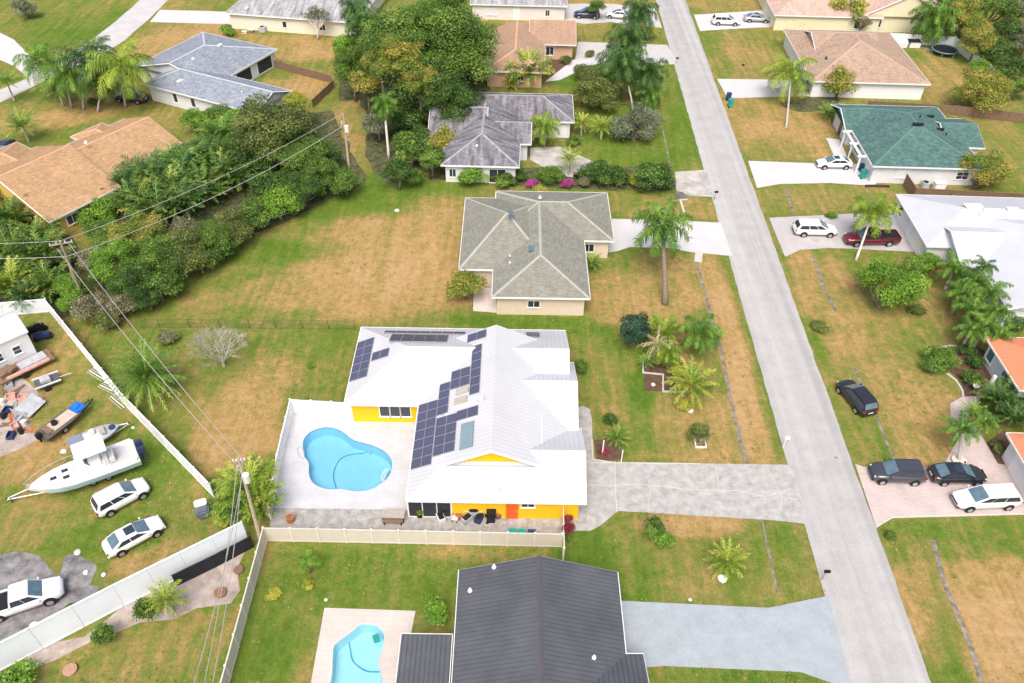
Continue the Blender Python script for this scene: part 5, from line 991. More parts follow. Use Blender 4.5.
wire('upper wire from the braced pole down to the pool corner pole', t1+V((.6, .2, -.2)), t3+V((.3, 0, -.2)), 1.); wire('lower wire from the braced pole down to the pool corner pole', t1+V((-.5, -.2, -.8)), t3+V((-.3, 0, -.9)), 1.1)
wire('upper wire leaving the braced pole to the left', t1, L0, .5); wire('lower wire leaving the braced pole to the left', t1-V((0, 0, 1.9)), L0-V((0, 0, 1.8)), .5, .035)
for i, (a, x) in enumerate([(.3, 205), (-.3, 196), (0, 182)]): wire(['right','middle','left'][i]+' wire of three from the pool corner pole to the bottom edge', t3+V((a, 0, -.3-.7*i)), P(x, 720, 8.2-.6*i), 1.)
# ------------------------------------------------------------------ vehicles
PAINT = {k: mat('car_paint_'+k, c, .22, .04, 2, spec=.6, metal=.0 if k != 'silver' else .3) for k, c in dict(white=(.74, .75, .76), black=(.018, .02, .026), charcoal=(.045, .05, .062), maroon=(.13, .012, .02), silver=(.42, .44, .47), navy=(.02, .03, .07)).items()}
for m_ in PAINT.values(): m_.node_tree.nodes['Principled BSDF'].inputs['Coat Weight'].default_value = .5
KIND = dict(
 suv=dict(L=4.85, W=1.93, body=[(-.5,.62,.66),(-.492,.80,.92),(-.465,.90,1.02),(-.40,.97,1.07),(-.2,1,1.06),(.1,1,1.05),(.22,.99,1.04),(.32,.965,1.0),(.40,.92,.94),(.455,.83,.85),(.488,.70,.74),(.5,.52,.58)], gh=((-.485,.285),(-.405,.06),1.03,1.68,.77), panes=3, rail=1),
 sedan=dict(L=4.85, W=1.87, body=[(-.5,.60,.60),(-.492,.78,.86),(-.46,.89,.95),(-.38,.97,.97),(-.2,1,.96),(.0,1,.94),(.2,.985,.92),(.31,.955,.87),(.40,.89,.79),(.455,.79,.70),(.488,.66,.60),(.5,.50,.50)], gh=((-.43,.27),(-.22,.04),.92,1.43,.74), panes=2, rail=0),
 pickup=dict(L=5.8, W=2.0, body=[(-.5,.86,.90),(-.492,.95,1.02),(-.46,1,1.04),(-.2,1,1.04),(.1,1,1.05),(.25,.985,1.08),(.37,.95,1.04),(.44,.88,.98),(.48,.78,.86),(.5,.62,.66)], gh=((-.14,.28),(-.10,.12),1.05,1.80,.80), panes=2, rail=0))
def car(kind, front, rear, paint, label, cat, name, roofbox=None, group=None, zc=.75):
    K = KIND[kind]; A, B_ = P(*front, zc), P(*rear, zc); d = A-B_; hd = math.atan2(d.y, d.x); c = (A+B_)/2; c.z = .05
    rt = thing(name, label, cat, c, hd, group); L = K['L']; Wd = K['W']/2; pm = PAINT[paint]
    if abs(d.length-L) < .9: L = d.length
    b = MB(); secs = []
    for x, w, z in K['body']:
        w *= Wd; lo = .30 if abs(x) < .47 else .38; X = x*L
        secs.append([(X, -w*.86, lo), (X, -w*.97, lo+.10), (X, -w, lo+(z-lo)*.45), (X, -w*.985, z-.20 if z > .8 else z-.12), (X, -w*.90, z-.05), (X, -w*.70, z), (X, 0, z+.02), (X, w*.70, z), (X, w*.90, z-.05), (X, w*.985, z-.20 if z > .8 else z-.12), (X, w, lo+(z-lo)*.45), (X, w*.97, lo+.10), (X, w*.86, lo)])
    b.loft(secs); body = b.build('body', pm, rt, smooth=True)
    (g0, g1), (r0, r1), zb, zt, tw = K['gh']; zb -= .03; wb = Wd*.92; wt = Wd*tw; X = lambda f: f*L
    base = [V((X(g0), -wb, zb)), V((X(g1), -wb*.93, zb)), V((X(g1), wb*.93, zb)), V((X(g0), wb, zb))]; top = [V((X(r0), -wt, zt-.03)), V((X(r1), -wt, zt-.04)), V((X(r1), wt, zt-.04)), V((X(r0), wt, zt-.03))]
    b = MB(); inn = [p.lerp((top[0]+top[2])/2, .22)+V((0, 0, .035)) for p in top]
    for i in range(4): j = (i+1) % 4; b.face([base[i], base[j], top[j], top[i]]); b.face([top[i], top[j], inn[j], inn[i]])
    b.face(inn); cab = b.build('cabin', pm, rt, bevel=.07)
    def pane(q, u0, u1, v0, v1, nm, m=M['glassblue'], th=.018):
        a, b2, c2, d2 = q; f = lambda u, v: a.lerp(b2, u).lerp(d2.lerp(c2, u), v); n = (b2-a).cross(d2-a).normalized(); cen = (base[0]+base[2])/2
        if n.dot((a+c2)/2-cen) < 0: n = -n
        Q = [f(u0, v0), f(u1, v0), f(u1, v1), f(u0, v1)]; o = MB(); o.face([p+n*th for p in Q])
        for i in range(4): j = (i+1) % 4; o.face([Q[i]-n*.02, Q[j]-n*.02, Q[j]+n*th, Q[i]+n*th])
        o.face([p-n*.02 for p in Q]); o.build(nm, m, cab)
    pane((base[1], base[2], top[2], top[1]), .07, .93, .10, .93, 'windscreen'); pane((base[3], base[0], top[0], top[3]), .09, .91, .18, .90, 'rear_window', M['glass'] if paint == 'white' and kind == 'suv' else M['glassblue'])
    cuts = [.05, .40, .70, .95] if K['panes'] == 3 else [.10 if kind == 'sedan' else .06, .50, .93]
    for q in ((base[0], base[1], top[1], top[0]), (base[3], base[2], top[2], top[3])):
        for a_, b2 in zip(cuts[:-1], cuts[1:]): pane(q, a_+.012, b2-.012, .16, .86, 'side_window', M['glass'])
    if kind == 'sedan' or 'sunroof' in label: b = MB(); b.box((X(r1-.075), 0, zt+.002), (.75, .85, .02)); b.build('sunroof', M['glass'], cab)
    if K['rail']:
        for s_ in (-1, 1): b = MB(); b.tube([(X(r0)+.15, s_*wt*.9, zt+.03), (X(r1)-.15, s_*wt*.9, zt+.03)], .022, 5); b.build('roof_rail', M['black'] if paint != 'white' else M['chrome'], cab)
    wr = .35 if kind != 'sedan' else .33; wr = .40 if kind == 'pickup' else wr
    for fx in (-.295, .315):
        for s_ in (-1, 1):
            ar = MB(); ar.cyl((fx*L, s_*(Wd*.94), wr+.03), wr+.07, Wd*.10+.05, 20, axis='Y'); ar.build('wheel_arch', M['black'], rt)
            w = MB(); w.cyl((fx*L, s_*(Wd-.10), wr-.05), wr, .24, 20, axis='Y'); wo = w.build('wheel', M['tyre'], rt, bevel=.03)
            r_ = MB(); r_.cyl((fx*L, s_*(Wd+.025), wr-.05), wr*.62, .02, 16, axis='Y'); r_.build('rim', M['rim'], wo)
    zh = K['body'][-3][2]
    for s_ in (-1, 1):
        b = MB(); b.box((.452*L, s_*Wd*.60, zh-.09), (.16, .34, .11), -s_*.55); b.build('headlight', M['lampclear'], rt, bevel=.03)
        b = MB(); b.box((-.487*L, s_*Wd*.76, .86 if kind != 'sedan' else .80), (.10, .26, .20 if kind != 'sedan' else .14), s_*.25); b.build('tail_light', M['lampred'], rt, bevel=.02)
        b = MB(); b.box((X(g1)-.35, s_*(Wd+.06), zb+.08), (.14, .22, .15)); b.build('door_mirror', pm, rt, bevel=.04)
        b = MB(); b.box((X(-.08), s_*(Wd*.995), .86), (.16, .03, .03)); b.build('door_handle', pm, rt)
    b = MB(); b.box((.496*L, 0, .58), (.05, 1.0, .16)); b.build('grille', M['black'], rt); b = MB(); b.box((-.499*L, 0, .66), (.03, .5, .14)); b.build('number_plate', M['offwhite'], rt)
    b = MB(); b.box((-.478*L, 0, .40), (.25, Wd*1.6, .16)); b.box((.475*L, 0, .36), (.2, Wd*1.5, .14)); b.build('bumper', M['black'] if kind != 'sedan' else pm, rt, bevel=.03)
    if kind == 'pickup':
        b = MB(); b.box((-.31*L, 0, 1.05), (.355*L, Wd*1.62, .03)); 
        b.build('bed_liner', M['black'], rt)
        for s_ in (-1, 1): b = MB(); b.box((-.31*L, s_*Wd*.92, 1.10), (.36*L, .12, .2)); b.build('bed_rail', pm, rt, bevel=.03)
        b = MB(); b.box((-.49*L, 0, 1.10), (.10, Wd*1.7, .2)); b.build('tailgate', pm, rt, bevel=.02)
    return rt
car('suv', (837,229), (794,228), 'white', 'white suv on the grey driveway, behind the red pickup', 'car', 'parked_car')
car('pickup', (845,238), (898,237), 'maroon', 'dark red pickup truck with an open bed, partly under a palm', 'pickup truck', 'pickup_truck')
car('sedan', (817,162), (852,162), 'white', 'white sedan in front of the green-roofed house', 'car', 'parked_car')
car('suv', (740,21), (712,20), 'white', 'white suv nearest the road on the driveway at the top', 'car', 'parked_car'); car('sedan', (770,18), (744,17), 'silver', 'silver car beside the white suv at the top', 'car', 'parked_car')
car('suv', (843,380), (871,413), 'black', 'black suv parked on the grass verge', 'car', 'parked_car'); car('suv', (871,471), (924,473), 'charcoal', 'dark grey suv on the pink driveway, nearest the road', 'car', 'parked_car')
car('sedan', (985,473), (931,473), 'black', 'black sedan on the pink driveway under a palm crown', 'car', 'parked_car'); car('suv', (955,499), (1018,496), 'white', 'white suv at the lower edge of the pink driveway', 'car', 'parked_car')
car('suv', (147,482), (94,510), 'white', 'white suv parked beside the big white boat', 'car', 'parked_car'); car('sedan', (162,519), (104,550), 'white', 'white sedan with a sunroof on the grass yard', 'car', 'parked_car'); car('pickup', (53,588), (-10,609), 'white', 'white pickup truck on the grey gravel at the left edge', 'pickup truck', 'pickup_truck')
car('suv', (574,13), (600,14), 'navy', 'dark blue car under the bush on the top driveway', 'car', 'parked_car'); car('sedan', (606,13), (630,15), 'white', 'white car behind the dark blue one on the top driveway', 'car', 'parked_car')
car('suv', (116,95), (146,98), 'navy', 'dark blue car half hidden by coconut palms beside the blue-grey roof', 'car', 'parked_car'); car('sedan', (-4,158), (10,140), 'navy', 'dark car at the corner of the tan roof, cut by the left edge', 'car', 'parked_car')
car('pickup', (838,84), (806,86), 'white', 'white van-like truck hidden behind the coconut palm', 'pickup truck', 'pickup_truck') if False else None
# ------------------------------------------------------------------ boats and trailers
def hull(b, L, Wd, z0, zs, bow=.0, mi=0):
    secs = []
    for f in (0, .02, .2, .4, .6, .75, .88, .96, 1.0):
        w = Wd/2*(1 if f < .45 else max(.03, (1-((f-.45)/.55)**3.0))); sh = zs+bow*f*f; kz = z0+(.0 if f < .6 else (sh-z0)*.75*((f-.6)/.4)**2); x = -L/2+f*L
        secs.append([(x, 0, kz), (x, -w*.78, kz+(sh-kz)*.32), (x, -w*.97, sh-.10), (x, -w, sh), (x, -w*.84, sh+.03), (x, 0, sh+.05), (x, w*.84, sh+.03), (x, w, sh), (x, w*.97, sh-.10), (x, w*.78, kz+(sh-kz)*.32)])
    b.loft(secs, mi); return secs
def trailer(label, front, rear, z, L, Wd, tongue, group=None, m=None):
    A, B_ = P(*front, z), P(*rear, z); d = A-B_; c = (A+B_)/2; c.z = 0; rt = thing('boat_trailer', label, 'trailer', c, math.atan2(d.y, d.x), group); m = m or M['chrome']
    b = MB()
    for s_ in (-1, 1): b.tube([(-L/2, s_*Wd*.4, .5), (L*.25, s_*Wd*.4, .5), (L/2+tongue, s_*.06, .48)], .06, 4)
    for x in (-L*.4, -L*.15, L*.12): b.box((x, 0, .48), (.1, Wd*.8, .08))
    b.build('frame', m, rt)
    for x in (-L*.22, -L*.05) if L > 5 else (-L*.12,):
        for s_ in (-1, 1): w = MB(); w.cyl((x, s_*Wd*.5, .33), .33, .2, 16, axis='Y'); wo = w.build('wheel', M['tyre'], rt); r_ = MB(); r_.cyl((x, s_*(Wd*.5+.11), .33), .18, .02, 12, axis='Y'); r_.build('rim', M['rim'], wo)
    b = MB(); b.cyl((L/2+tongue-.3, .15, .35), .04, .7, 6); b.cyl((L/2+tongue, 0, .5), .09, .12, 8); b.build('tongue_jack', M['black'], rt); return rt
def boatroot(label, bow, stern, z, name='motor_boat'):
    A, B_ = P(*bow, z), P(*stern, z); d = A-B_; c = (A+B_)/2; c.z = 0; return thing(name, label, 'boat', c, math.atan2(d.y, d.x)), d.length
rt, L = boatroot('large white fishing boat with a hard top and outboard engines on a trailer', (30,492), (137,451), 1.6)
Wd = 2.9; b = MB(); hull(b, L, Wd, .65, 1.75, .45); b.build('hull', mat('white_green_hull', (.72, .75, .75), .3, .03), rt, smooth=False)
b = MB()
for s_ in (-1, 1): 
    secs = []
    for f in (0, .3, .5, .7, .85): w = Wd/2*(1 if f < .45 else (1-((f-.45)/.55)**3.0)); sh = 1.75+.45*f*f; secs.append([(-L/2+f*L, s_*(w*.985+.012), sh-.28), (-L/2+f*L, s_*(w*.90+.012), sh-.62-.05*f)])
    for i in range(len(secs)-1): b.face([secs[i][0], secs[i+1][0], secs[i+1][1], secs[i][1]])
b.build('hull_stripe', mat('seafoam_gelcoat', (.38, .66, .64), .3, .04), rt)
b = MB(); b.box((-L*.25, 0, 1.80), (L*.40, 2.1, .05)); b.build('cockpit_floor', mat('deck_grey', (.50, .50, .50), .7, .05), rt)
b = MB()
for s_ in (-1, 1): b.box((-L*.25, s_*1.2, 1.95), (L*.46, .34, .32))
b.box((-L*.475, 0, 1.95), (.4, 2.3, .32)); b.build('gunwale', M['white'], rt, bevel=.05)
b = MB(); b.box((-L*.12, 0, 2.3), (1.0, .9, 1.0)); b.build('console', M['white'], rt, bevel=.08); b = MB(); b.box((-L*.05, 0, 2.75), (.08, 1.0, .55), 0, 0, ('Y', .5)); b.build('windscreen', M['glassblue'], rt)
for x in (-.21, -.27): b = MB(); b.box((x*L, 0, 2.15), (.5, 1.1, .55)); b.box((x*L-.2, 0, 2.55), (.12, 1.1, .5)); b.build('helm_seat', M['offwhite'], rt, bevel=.06)
b = MB(); b.box((-L*.12, 0, 4.0), (2.5, 2.1, .10)); b.build('hard_top', M['white'], rt, bevel=.04)
b = MB()
for x in (-L*.12-.8, -L*.12+.7):
    for s_ in (-1, 1): b.tube([(x, s_*.95, 1.9), (x, s_*.8, 3.97)], .035, 5)
b.build('top_frame', M['chrome'], rt)
b = MB(); b.box((L*.2, 0, 2.0), (L*.24, 1.4, .22)); b.build('cabin_top', M['white'], rt, bevel=.1)
for x, y in ((.16, .4), (.16, -.4), (.27, 0)): b = MB(); b.box((x*L, y, 2.125), (.5, .35, .03)); b.build('hatch', M['glass'], rt)
for s_ in (-1, 1):
    b = MB(); pts = []
    for f in (.55, .65, .75, .85, .94, 1.0): w = Wd/2*max(.03, (1-((f-.45)/.55)**3.0))*.95; pts.append((-L/2+f*L+.1, s_*w, 2.45+.3*f))
    b.tube(pts, .022, 5)
    for p in pts[::2]: b.tube([(p[0], p[1], p[2]), (p[0], p[1], p[2]-.6)], .016, 4)
    b.build('bow_rail', M['chrome'], rt)
    e = MB(); e.box((-L/2-.35, s_*.42, 2.0), (.62, .42, .62)); e.box((-L/2-.32, s_*.42, 1.3), (.25, .16, 1.0)); e.cyl((-L/2-.45, s_*.42, .85), .16, .12, 10, axis='X'); e.build('outboard_engine', mat('dark_blue_cowling', (.03, .045, .10), .3, .1), rt, bevel=.06)
b = MB(); b.cyl((L*.49, 0, 2.25), .12, .2, 8); b.build('anchor_roller', M['chrome'], rt)
trailer('long white boat trailer under the big fishing boat', (44,487), (128,460), .5, 7.4, 2.3, 2.6, m=M['offwhite'])
rt, L = boatroot('small grey skiff with a pale interior beside the big white boat', (120,427), (70,447), .8, 'skiff'); b = MB(); hull(b, L, 2.0, .4, .95, .15); b.build('hull', mat('grey_hull', (.34, .37, .40), .4, .08), rt)
b = MB(); b.box((.1, 0, 1.03), (2.4, 1.35, .05)); b.build('deck', mat('light_deck', (.55, .54, .52), .7, .1, 3), rt); b = MB(); b.box((-L*.36, 0, 1.06), (1.3, 1.8, .1)); b.build('rear_cover', mat('blue_grey_cover', (.19, .23, .29), .8, .1), rt, bevel=.04)
b = MB(); b.box((.7, 0, 1.18), (.5, 1.0, .28)); b.build('bench_seat', M['woodgrey'], rt, bevel=.04); b = MB(); b.box((-.1, .3, 1.25), (.45, .5, .4)); b.build('console', M['offwhite'], rt, bevel=.05); b = MB(); b.cyl((L*.36, 0, 1.17), .3, .14, 12); b.build('bow_seat', M['navy'], rt); trailer('grey trailer under the small skiff', (108,432), (80,444), .5, 3.6, 1.7, 1.3)
rt, L = boatroot('long narrow work boat with a blue tarp on its bow and a black outboard', (86,404), (42,437), .8, 'jon_boat'); b = MB(); hull(b, L, 1.8, .4, .95, .1); b.build('hull', mat('olive_brown_hull', (.10, .095, .085), .6, .2), rt)
b = MB(); b.box((-.3, 0, 1.03), (L*.62, 1.25, .05)); b.build('deck', mat('tan_deck', (.48, .41, .33), .8, .15, 3), rt); b = MB(); b.box((L*.32, 0, 1.12), (1.1, 1.3, .22)); b.box((L*.30, .1, 1.27), (.7, .8, .18), .4); b.build('tarp', M['blue'], rt, bevel=.08)
b = MB(); b.cyl((-L*.18, .1, 1.2), .28, .3, 12); b.build('seat', M['black'], rt); b = MB(); b.box((-L/2-.2, 0, 1.15), (.5, .4, .55)); b.box((-L/2-.2, 0, .7), (.2, .15, .7)); b.build('outboard_engine', M['black'], rt, bevel=.05); b = MB(); b.box((-L*.36, .0, 1.12), (.5, 1.2, .16)); b.build('rear_bench', M['wood'], rt)
trailer('dark trailer under the work boat with the blue tarp', (76,412), (50,432), .5, 4.2, 1.6, 1.2, m=M['black'])
# boat on driveway, right of road
rt, L = boatroot('silver speed boat on a trailer on the white driveway at the coconut palm', (792,86), (816,84), 1.1); rt.rotation_euler.z += 0; b = MB(); hull(b, 5.6, 2.2, .5, 1.35, .2); b.build('hull', PAINT['silver'], rt); b = MB(); b.box((-.4, 0, 1.45), (2.2, 1.5, .12)); b.build('cockpit_cover', mat('grey_cover', (.12, .14, .18), .7, .1), rt, bevel=.05); b = MB(); b.box((.5, 0, 1.7), (.1, 1.6, .5), 0, 0, ('Y', .5)); b.build('windscreen', M['glassblue'], rt)
b = MB(); b.box((-3.0, 0, 1.4), (.5, .45, .6)); b.build('outboard_engine', M['black'], rt, bevel=.05); trailer('trailer with a long tongue under the silver speed boat', (790,88), (818,87), .5, 5.0, 2.0, 2.2)
# small machine on the flat trailer
c = P(49, 385); rt = thing('utility_trailer', 'small flat dark trailer with pale frame rails beside the shed', 'trailer', c, math.radians(35)); b = MB(); b.box((0, 0, .55), (2.2, 1.5, .08)); b.build('platform', mat('dark_platform', (.09, .1, .11), .7, .3, 3), rt)
for s_ in (-1, 1): b = MB(); b.box((0, s_*.72, .68), (2.4, .1, .14)); b.build('side_rail', M['offwhite'], rt); w = MB(); w.cyl((-.2, s_*.86, .3), .3, .18, 14, axis='Y'); w.build('wheel', M['tyre'], rt)
b = MB(); b.tube([(1.1, 0, .5), (2.2, 0, .45)], .05, 5); b.build('tongue', M['chrome'], rt); b = MB(); b.box((-.1, .1, .78), (.9, .8, .36)); b.box((.2, -.3, .85), (.4, .3, .5)); b.build('engine_block', M['sheet'], rt, bevel=.05)
c = P(37, 353); rt = thing('cargo_trailer', 'long wooden trailer loaded with grey sheets beside the white shed', 'trailer', P(26, 371), math.radians(46)); b = MB(); b.box((0, 0, .6), (5.4, 2.0, .12)); b.build('platform', M['wood'], rt)
b = MB(); b.box((.9, .1, .76), (2.6, 1.2, .16), .05); b.build('grey_sheets', M['sheet'], rt); b = MB(); b.box((.2, -.9, .80), (4.2, .35, .3)); b.build('pink_tarp', M['pink'], rt, bevel=.08); b = MB(); b.box((-1.6, .2, .85), (1.4, 1.1, .4), .2); b.box((-1.1, -.2, 1.1), (.8, .6, .3), .5); b.build('lumber', M['wood'], rt)
for s_ in (-1, 1): w = MB(); w.cyl((-.3, s_*1.05, .33), .33, .2, 14, axis='Y'); w.build('wheel', M['tyre'], rt)
def simple(name, label, cat, px, parts, rz=0, group=None, z=0):
    "thing from named parts; each part is a list of boxes or cylinders in local metres"
    rt = thing(name, label, cat, P(*px)+V((0, 0, z)), rz, group)
    for nm, m, shapes, bev in parts:
        b = MB()
        for s_ in shapes:
            if s_[0] == 'b': b.box(s_[1], s_[2], s_[3] if len(s_) > 3 else 0, 0, s_[4] if len(s_) > 4 else None)
            if s_[0] == 'c': b.cyl(s_[1], s_[2], s_[3], s_[5] if len(s_) > 5 else 14, 0, s_[4] if len(s_) > 4 else 'Z')
            if s_[0] == 't': b.tube(s_[1], s_[2], 6)
        b.build(nm, M[m] if isinstance(m, str) else m, rt, bevel=bev)
    return rt
simple('metal_box', 'leaning box of grey metal sheet below the shed trailers', 'metal box', (29,409), [('side_sheet', 'sheet', [('b', (.5, 0, .7), (1.5, 2.2, .06), 0, ('Y', .5))], 0), ('front_sheet', 'offwhite', [('b', (-.35, 0, .55), (.9, 2.2, .06), 0, ('Y', -.9))], 0), ('frame', 'chrome', [('b', (0, 1.05, .4), (1.8, .06, .8)), ('b', (0, -1.05, .4), (1.8, .06, .8))], 0)], -.3)
rj = random.Random(77); JK = [('board','wood','loose brown board'),('crate','pink','pinkish crate'),('bucket','offwhite','white bucket'),('board','woodgrey','loose grey board'),('crate','navy','dark blue crate'),('drum','black','black drum'),('board','terracotta','reddish board'),('crate','sheet','grey metal crate')]
for i, (x, y) in enumerate([(5,392),(12,398),(3,404),(16,405),(8,412),(4,418),(13,418),(20,420),(6,426),(16,428),(25,425),(3,434),(12,437),(22,433),(30,431),(10,386),(19,391),(24,399)]):
    nm, m, lb = JK[i % 8]; wh = ['at the left edge','near the shed','in the middle','by the leaning metal box','at the lower end'][min(4, (y-384)//11)]
    if nm == 'board': sh = [('b', (0, 0, .06), (rj.uniform(1, 1.9), .22, .05)), ('b', (.1, .2, .12), (rj.uniform(.8, 1.5), .18, .05), rj.uniform(-.5, .5))]
    elif nm == 'crate': sh = [('b', (0, 0, .06), (.8, .6, .08)), ('b', (0, .28, .25), (.8, .05, .35)), ('b', (0, -.28, .25), (.8, .05, .35)), ('b', (.38, 0, .25), (.05, .52, .35)), ('b', (-.38, 0, .25), (.05, .52, .35))]
    else: sh = [('c', (0, 0, .25), .24, .5), ('c', (0, 0, .51), .26, .04)]
    b = MB()
    for s_ in sh: (b.box(s_[1], s_[2], s_[3] if len(s_) > 3 else 0) if s_[0] == 'b' else b.cyl(s_[1], s_[2], s_[3]))
    o = b.build(nm, M[m]); o.location = P(x, y)+V((0, 0, .02)); o.rotation_euler.z = rj.uniform(0, 3); tag(o, '%s in the junk pile %s, %s' % (lb, wh, ['leftmost','second from left','among others','rightmost'][min(3, x//8)]), nm, 'junk heaped below the shed')
simple('motorcycle', 'dark motorcycle-like machine under a cover beside the shed corner', 'motorcycle', (37,333), [('cover', 'black', [('b', (0, 0, .6), (1.9, .6, .7)), ('b', (.3, 0, .95), (.7, .4, .3))], .1), ('wheel', 'tyre', [('c', (.85, 0, .32), .32, .14, 'Y')], 0), ('wheel', 'tyre', [('c', (-.85, 0, .32), .32, .14, 'Y')], 0), ('handlebar', 'chrome', [('t', [(.7, -.35, 1.15), (.7, .35, 1.15)], .02)], 0)], .6)
simple('motorcycle', 'second dark machine next to the white fence corner by the shed', 'motorcycle', (44,339), [('body', 'navy', [('b', (0, 0, .55), (1.5, .6, .5)), ('b', (-.3, 0, .85), (.6, .4, .15))], .08), ('wheel', 'tyre', [('c', (.6, 0, .3), .3, .5, 'Y')], 0), ('wheel', 'tyre', [('c', (-.6, 0, .3), .3, .5, 'Y')], 0)], .4)
for (x, y, a, n) in [(98,375,-.6,'upper stack of pale poles lying by the diagonal fence'),(119,402,-.7,'lower stack of pale poles lying by the diagonal fence'),(110,389,-.5,'middle stack of boards lying by the diagonal fence')]:
    simple('pole_stack', n, 'poles', (x, y), [('pole', 'offwhite' if k % 2 else 'woodgrey', [('t', [(-1.2, k*.25-.4, .08), (1.2, k*.27-.35, .1)], .06)], 0) for k in range(4)], a)
simple('flag_banner', 'bright red flag bush marker behind the short whitish fence', 'flag', (20,300), [('pole', 'chrome', [('t', [(0, 0, 0), (0, 0, 2.2)], .03)], 0), ('flag', 'red', [('b', (.5, 0, 1.8), (1., .04, .6))], 0)])
simple('water_tank', 'blue-grey covered object beside the end of the diagonal fence', 'covered equipment', (204,514), [('cover', mat('slate_cover', (.12, .15, .18), .7, .2), [('b', (0, 0, .5), (1.1, 1.2, .9), .2)], .15), ('white_top', 'white', [('b', (-.1, .4, 1.05), (1.0, .7, .25), .2)], .08)], .2)
simple('bucket', 'orange-red bucket on the gravel near the tall pale fence', 'bucket', (36,629), [('bucket', mat('orange_plastic', (.72, .16, .07), .5, .1), [('c', (0, 0, .25), .28, .5)], .03), ('rim', 'white', [('c', (0, 0, .52), .3, .04)], 0)])
simple('stump', 'round brown stump ring on the dry lawn at the lower left', 'tree stump', (71,671), [('wood', mat('stump_wood', (.38, .24, .16), .9, .2, 6), [('c', (0, 0, .12), .45, .26)], .04)]); simple('planter', 'rusty brown fire pit on the sandy soil strip', 'fire pit', (221,594), [('bowl', mat('rust', (.22, .11, .07), .9, .3, 5), [('c', (0, 0, .14), .42, .3)], .05)]); simple('planter', 'smaller brown pot on the sandy soil near the beige fence', 'pot', (239,571), [('bowl', mat('rust_dark', (.20, .12, .09), .9, .3, 5), [('c', (0, 0, .12), .35, .26)], .05)])
for i, (x, y, s_, l) in enumerate([(722,579,.38,'white rock under the young yellow-green palm'),(690,411,.4,'pale rock under the bright yellow shrub'),(690,600,.15,'small white marker stone on the lawn'),(326,600,.14,'tiny white sprinkler box by the fenced lawn'),(397,211,.3,'white object lying on the wide back lawn'),(86,573,.22,'white rubble at the edge of the gravel'),(78,553,.3,'pale rubble heap at the top of the gravel'),(653,385,.25,'pale stone in the mulch bed'),(104,575,.2,'pinkish rubble near the white sedan'),(697,243,.3,'white post cap at the culvert'),(64,452,.3,'white jug on the grass beside the skiff'),(133,428,.15,'small white thing on the bright grass by the skiff')]):
    b = MB(); r_ = random.Random(i); secs = []
    for k, (z, q) in enumerate([(-.05, .8), (.15, 1.), (.42, .8), (.55, .35)]): secs.append([((s_*q*r_.uniform(.8, 1.15))*math.cos(a*.785), (s_*q*r_.uniform(.8, 1.15))*math.sin(a*.785), z*s_*1.3) for a in range(8)])
    b.loft(secs); o = b.build('rock', M['white'] if 'white' in l else M['rock'], bevel=0); o.location = P(x, y)+V((0, 0, .02)); tag(o, l, 'rock')
for x, y, s_, l in [(700,452,.95,'square concrete kerb around the small tree'),]: simple('square_kerb', l, 'planter', (x, y-8), [('side', 'offwhite', [('b', (0, -s_/2, .1), (s_+.1, .1, .2)), ('b', (0, s_/2, .1), (s_+.1, .1, .2)), ('b', (-s_/2, 0, .1), (.1, s_-.1, .2)), ('b', (s_/2, 0, .1), (.1, s_-.1, .2))], 0)])
def mailbox(px, label, m='white', pole=1.1, a=0): simple('mailbox', label, 'mailbox', px, [('post', 'white' if m == 'white' else 'woodgrey', [('t', [(0, 0, -.05), (0, 0, pole)], .06)], 0), ('box', m, [('b', (.1, 0, pole+.12), (.5, .22, .24))], .04)], a)
mailbox((783,447), 'white mailbox at the road end of the old grey driveway'); mailbox((822,580), 'white mailbox with a dark box beside the bluish paved driveway', 'black'); mailbox((714,200), 'black mailbox opposite the bright white driveway', 'black'); mailbox((741,72), 'dark mailbox on the lawn above the upper white driveway', 'black'); mailbox((676,64), 'small mailbox at the tan house driveway', 'black', .9)
simple('post', 'slim white post behind the dark shrub by the garden path', 'post', (602,455), [('post', 'white', [('b', (0, 0, 1.0), (.1, .1, 2.0))], 0)]); simple('post', 'shorter white post right of the garden path shrubs', 'post', (621,462), [('post', 'offwhite', [('b', (0, 0, .8), (.1, .1, 1.6))], 0)])
def bin_(px, m, label, group, s_=1., a=0): simple('wheelie_bin', label, 'bin', px, [('body', m, [('b', (0, 0, .5*s_), (.58*s_, .62*s_, .95*s_))], .05), ('lid', m, [('b', (.03, 0, 1.02*s_), (.66*s_, .66*s_, .09))], .02), ('wheel', 'tyre', [('c', (-.25*s_, .33*s_, .12), .12, .06, 'Y')], 0), ('wheel', 'tyre', [('c', (-.25*s_, -.33*s_, .12), .12, .06, 'Y')], 0)], a, group)
BG2 = 'wheeled rubbish bins'
bin_((730,107), 'teal', 'teal green bin standing at the road edge by the upper white driveway', BG2, 1.2); bin_((728,100), 'navy', 'dark bin behind the teal one at the road edge', BG2, 1.1); bin_((862,178), 'teal', 'teal green bin at the corner of the green-roofed house', BG2, 1.15); bin_((861,171), 'navy', 'dark blue bin behind the teal one at the green-roofed house', BG2)
bin_((512,539), 'teal', 'left teal bin lined up behind the beige fence', BG2); bin_((521,539.5), 'teal', 'middle teal bin behind the beige fence', BG2); bin_((531,540), 'navy', 'dark blue bin right of the two teal bins', BG2); bin_((491,520), 'black', 'black bin standing alone beside the orange door', BG2, 1.2)
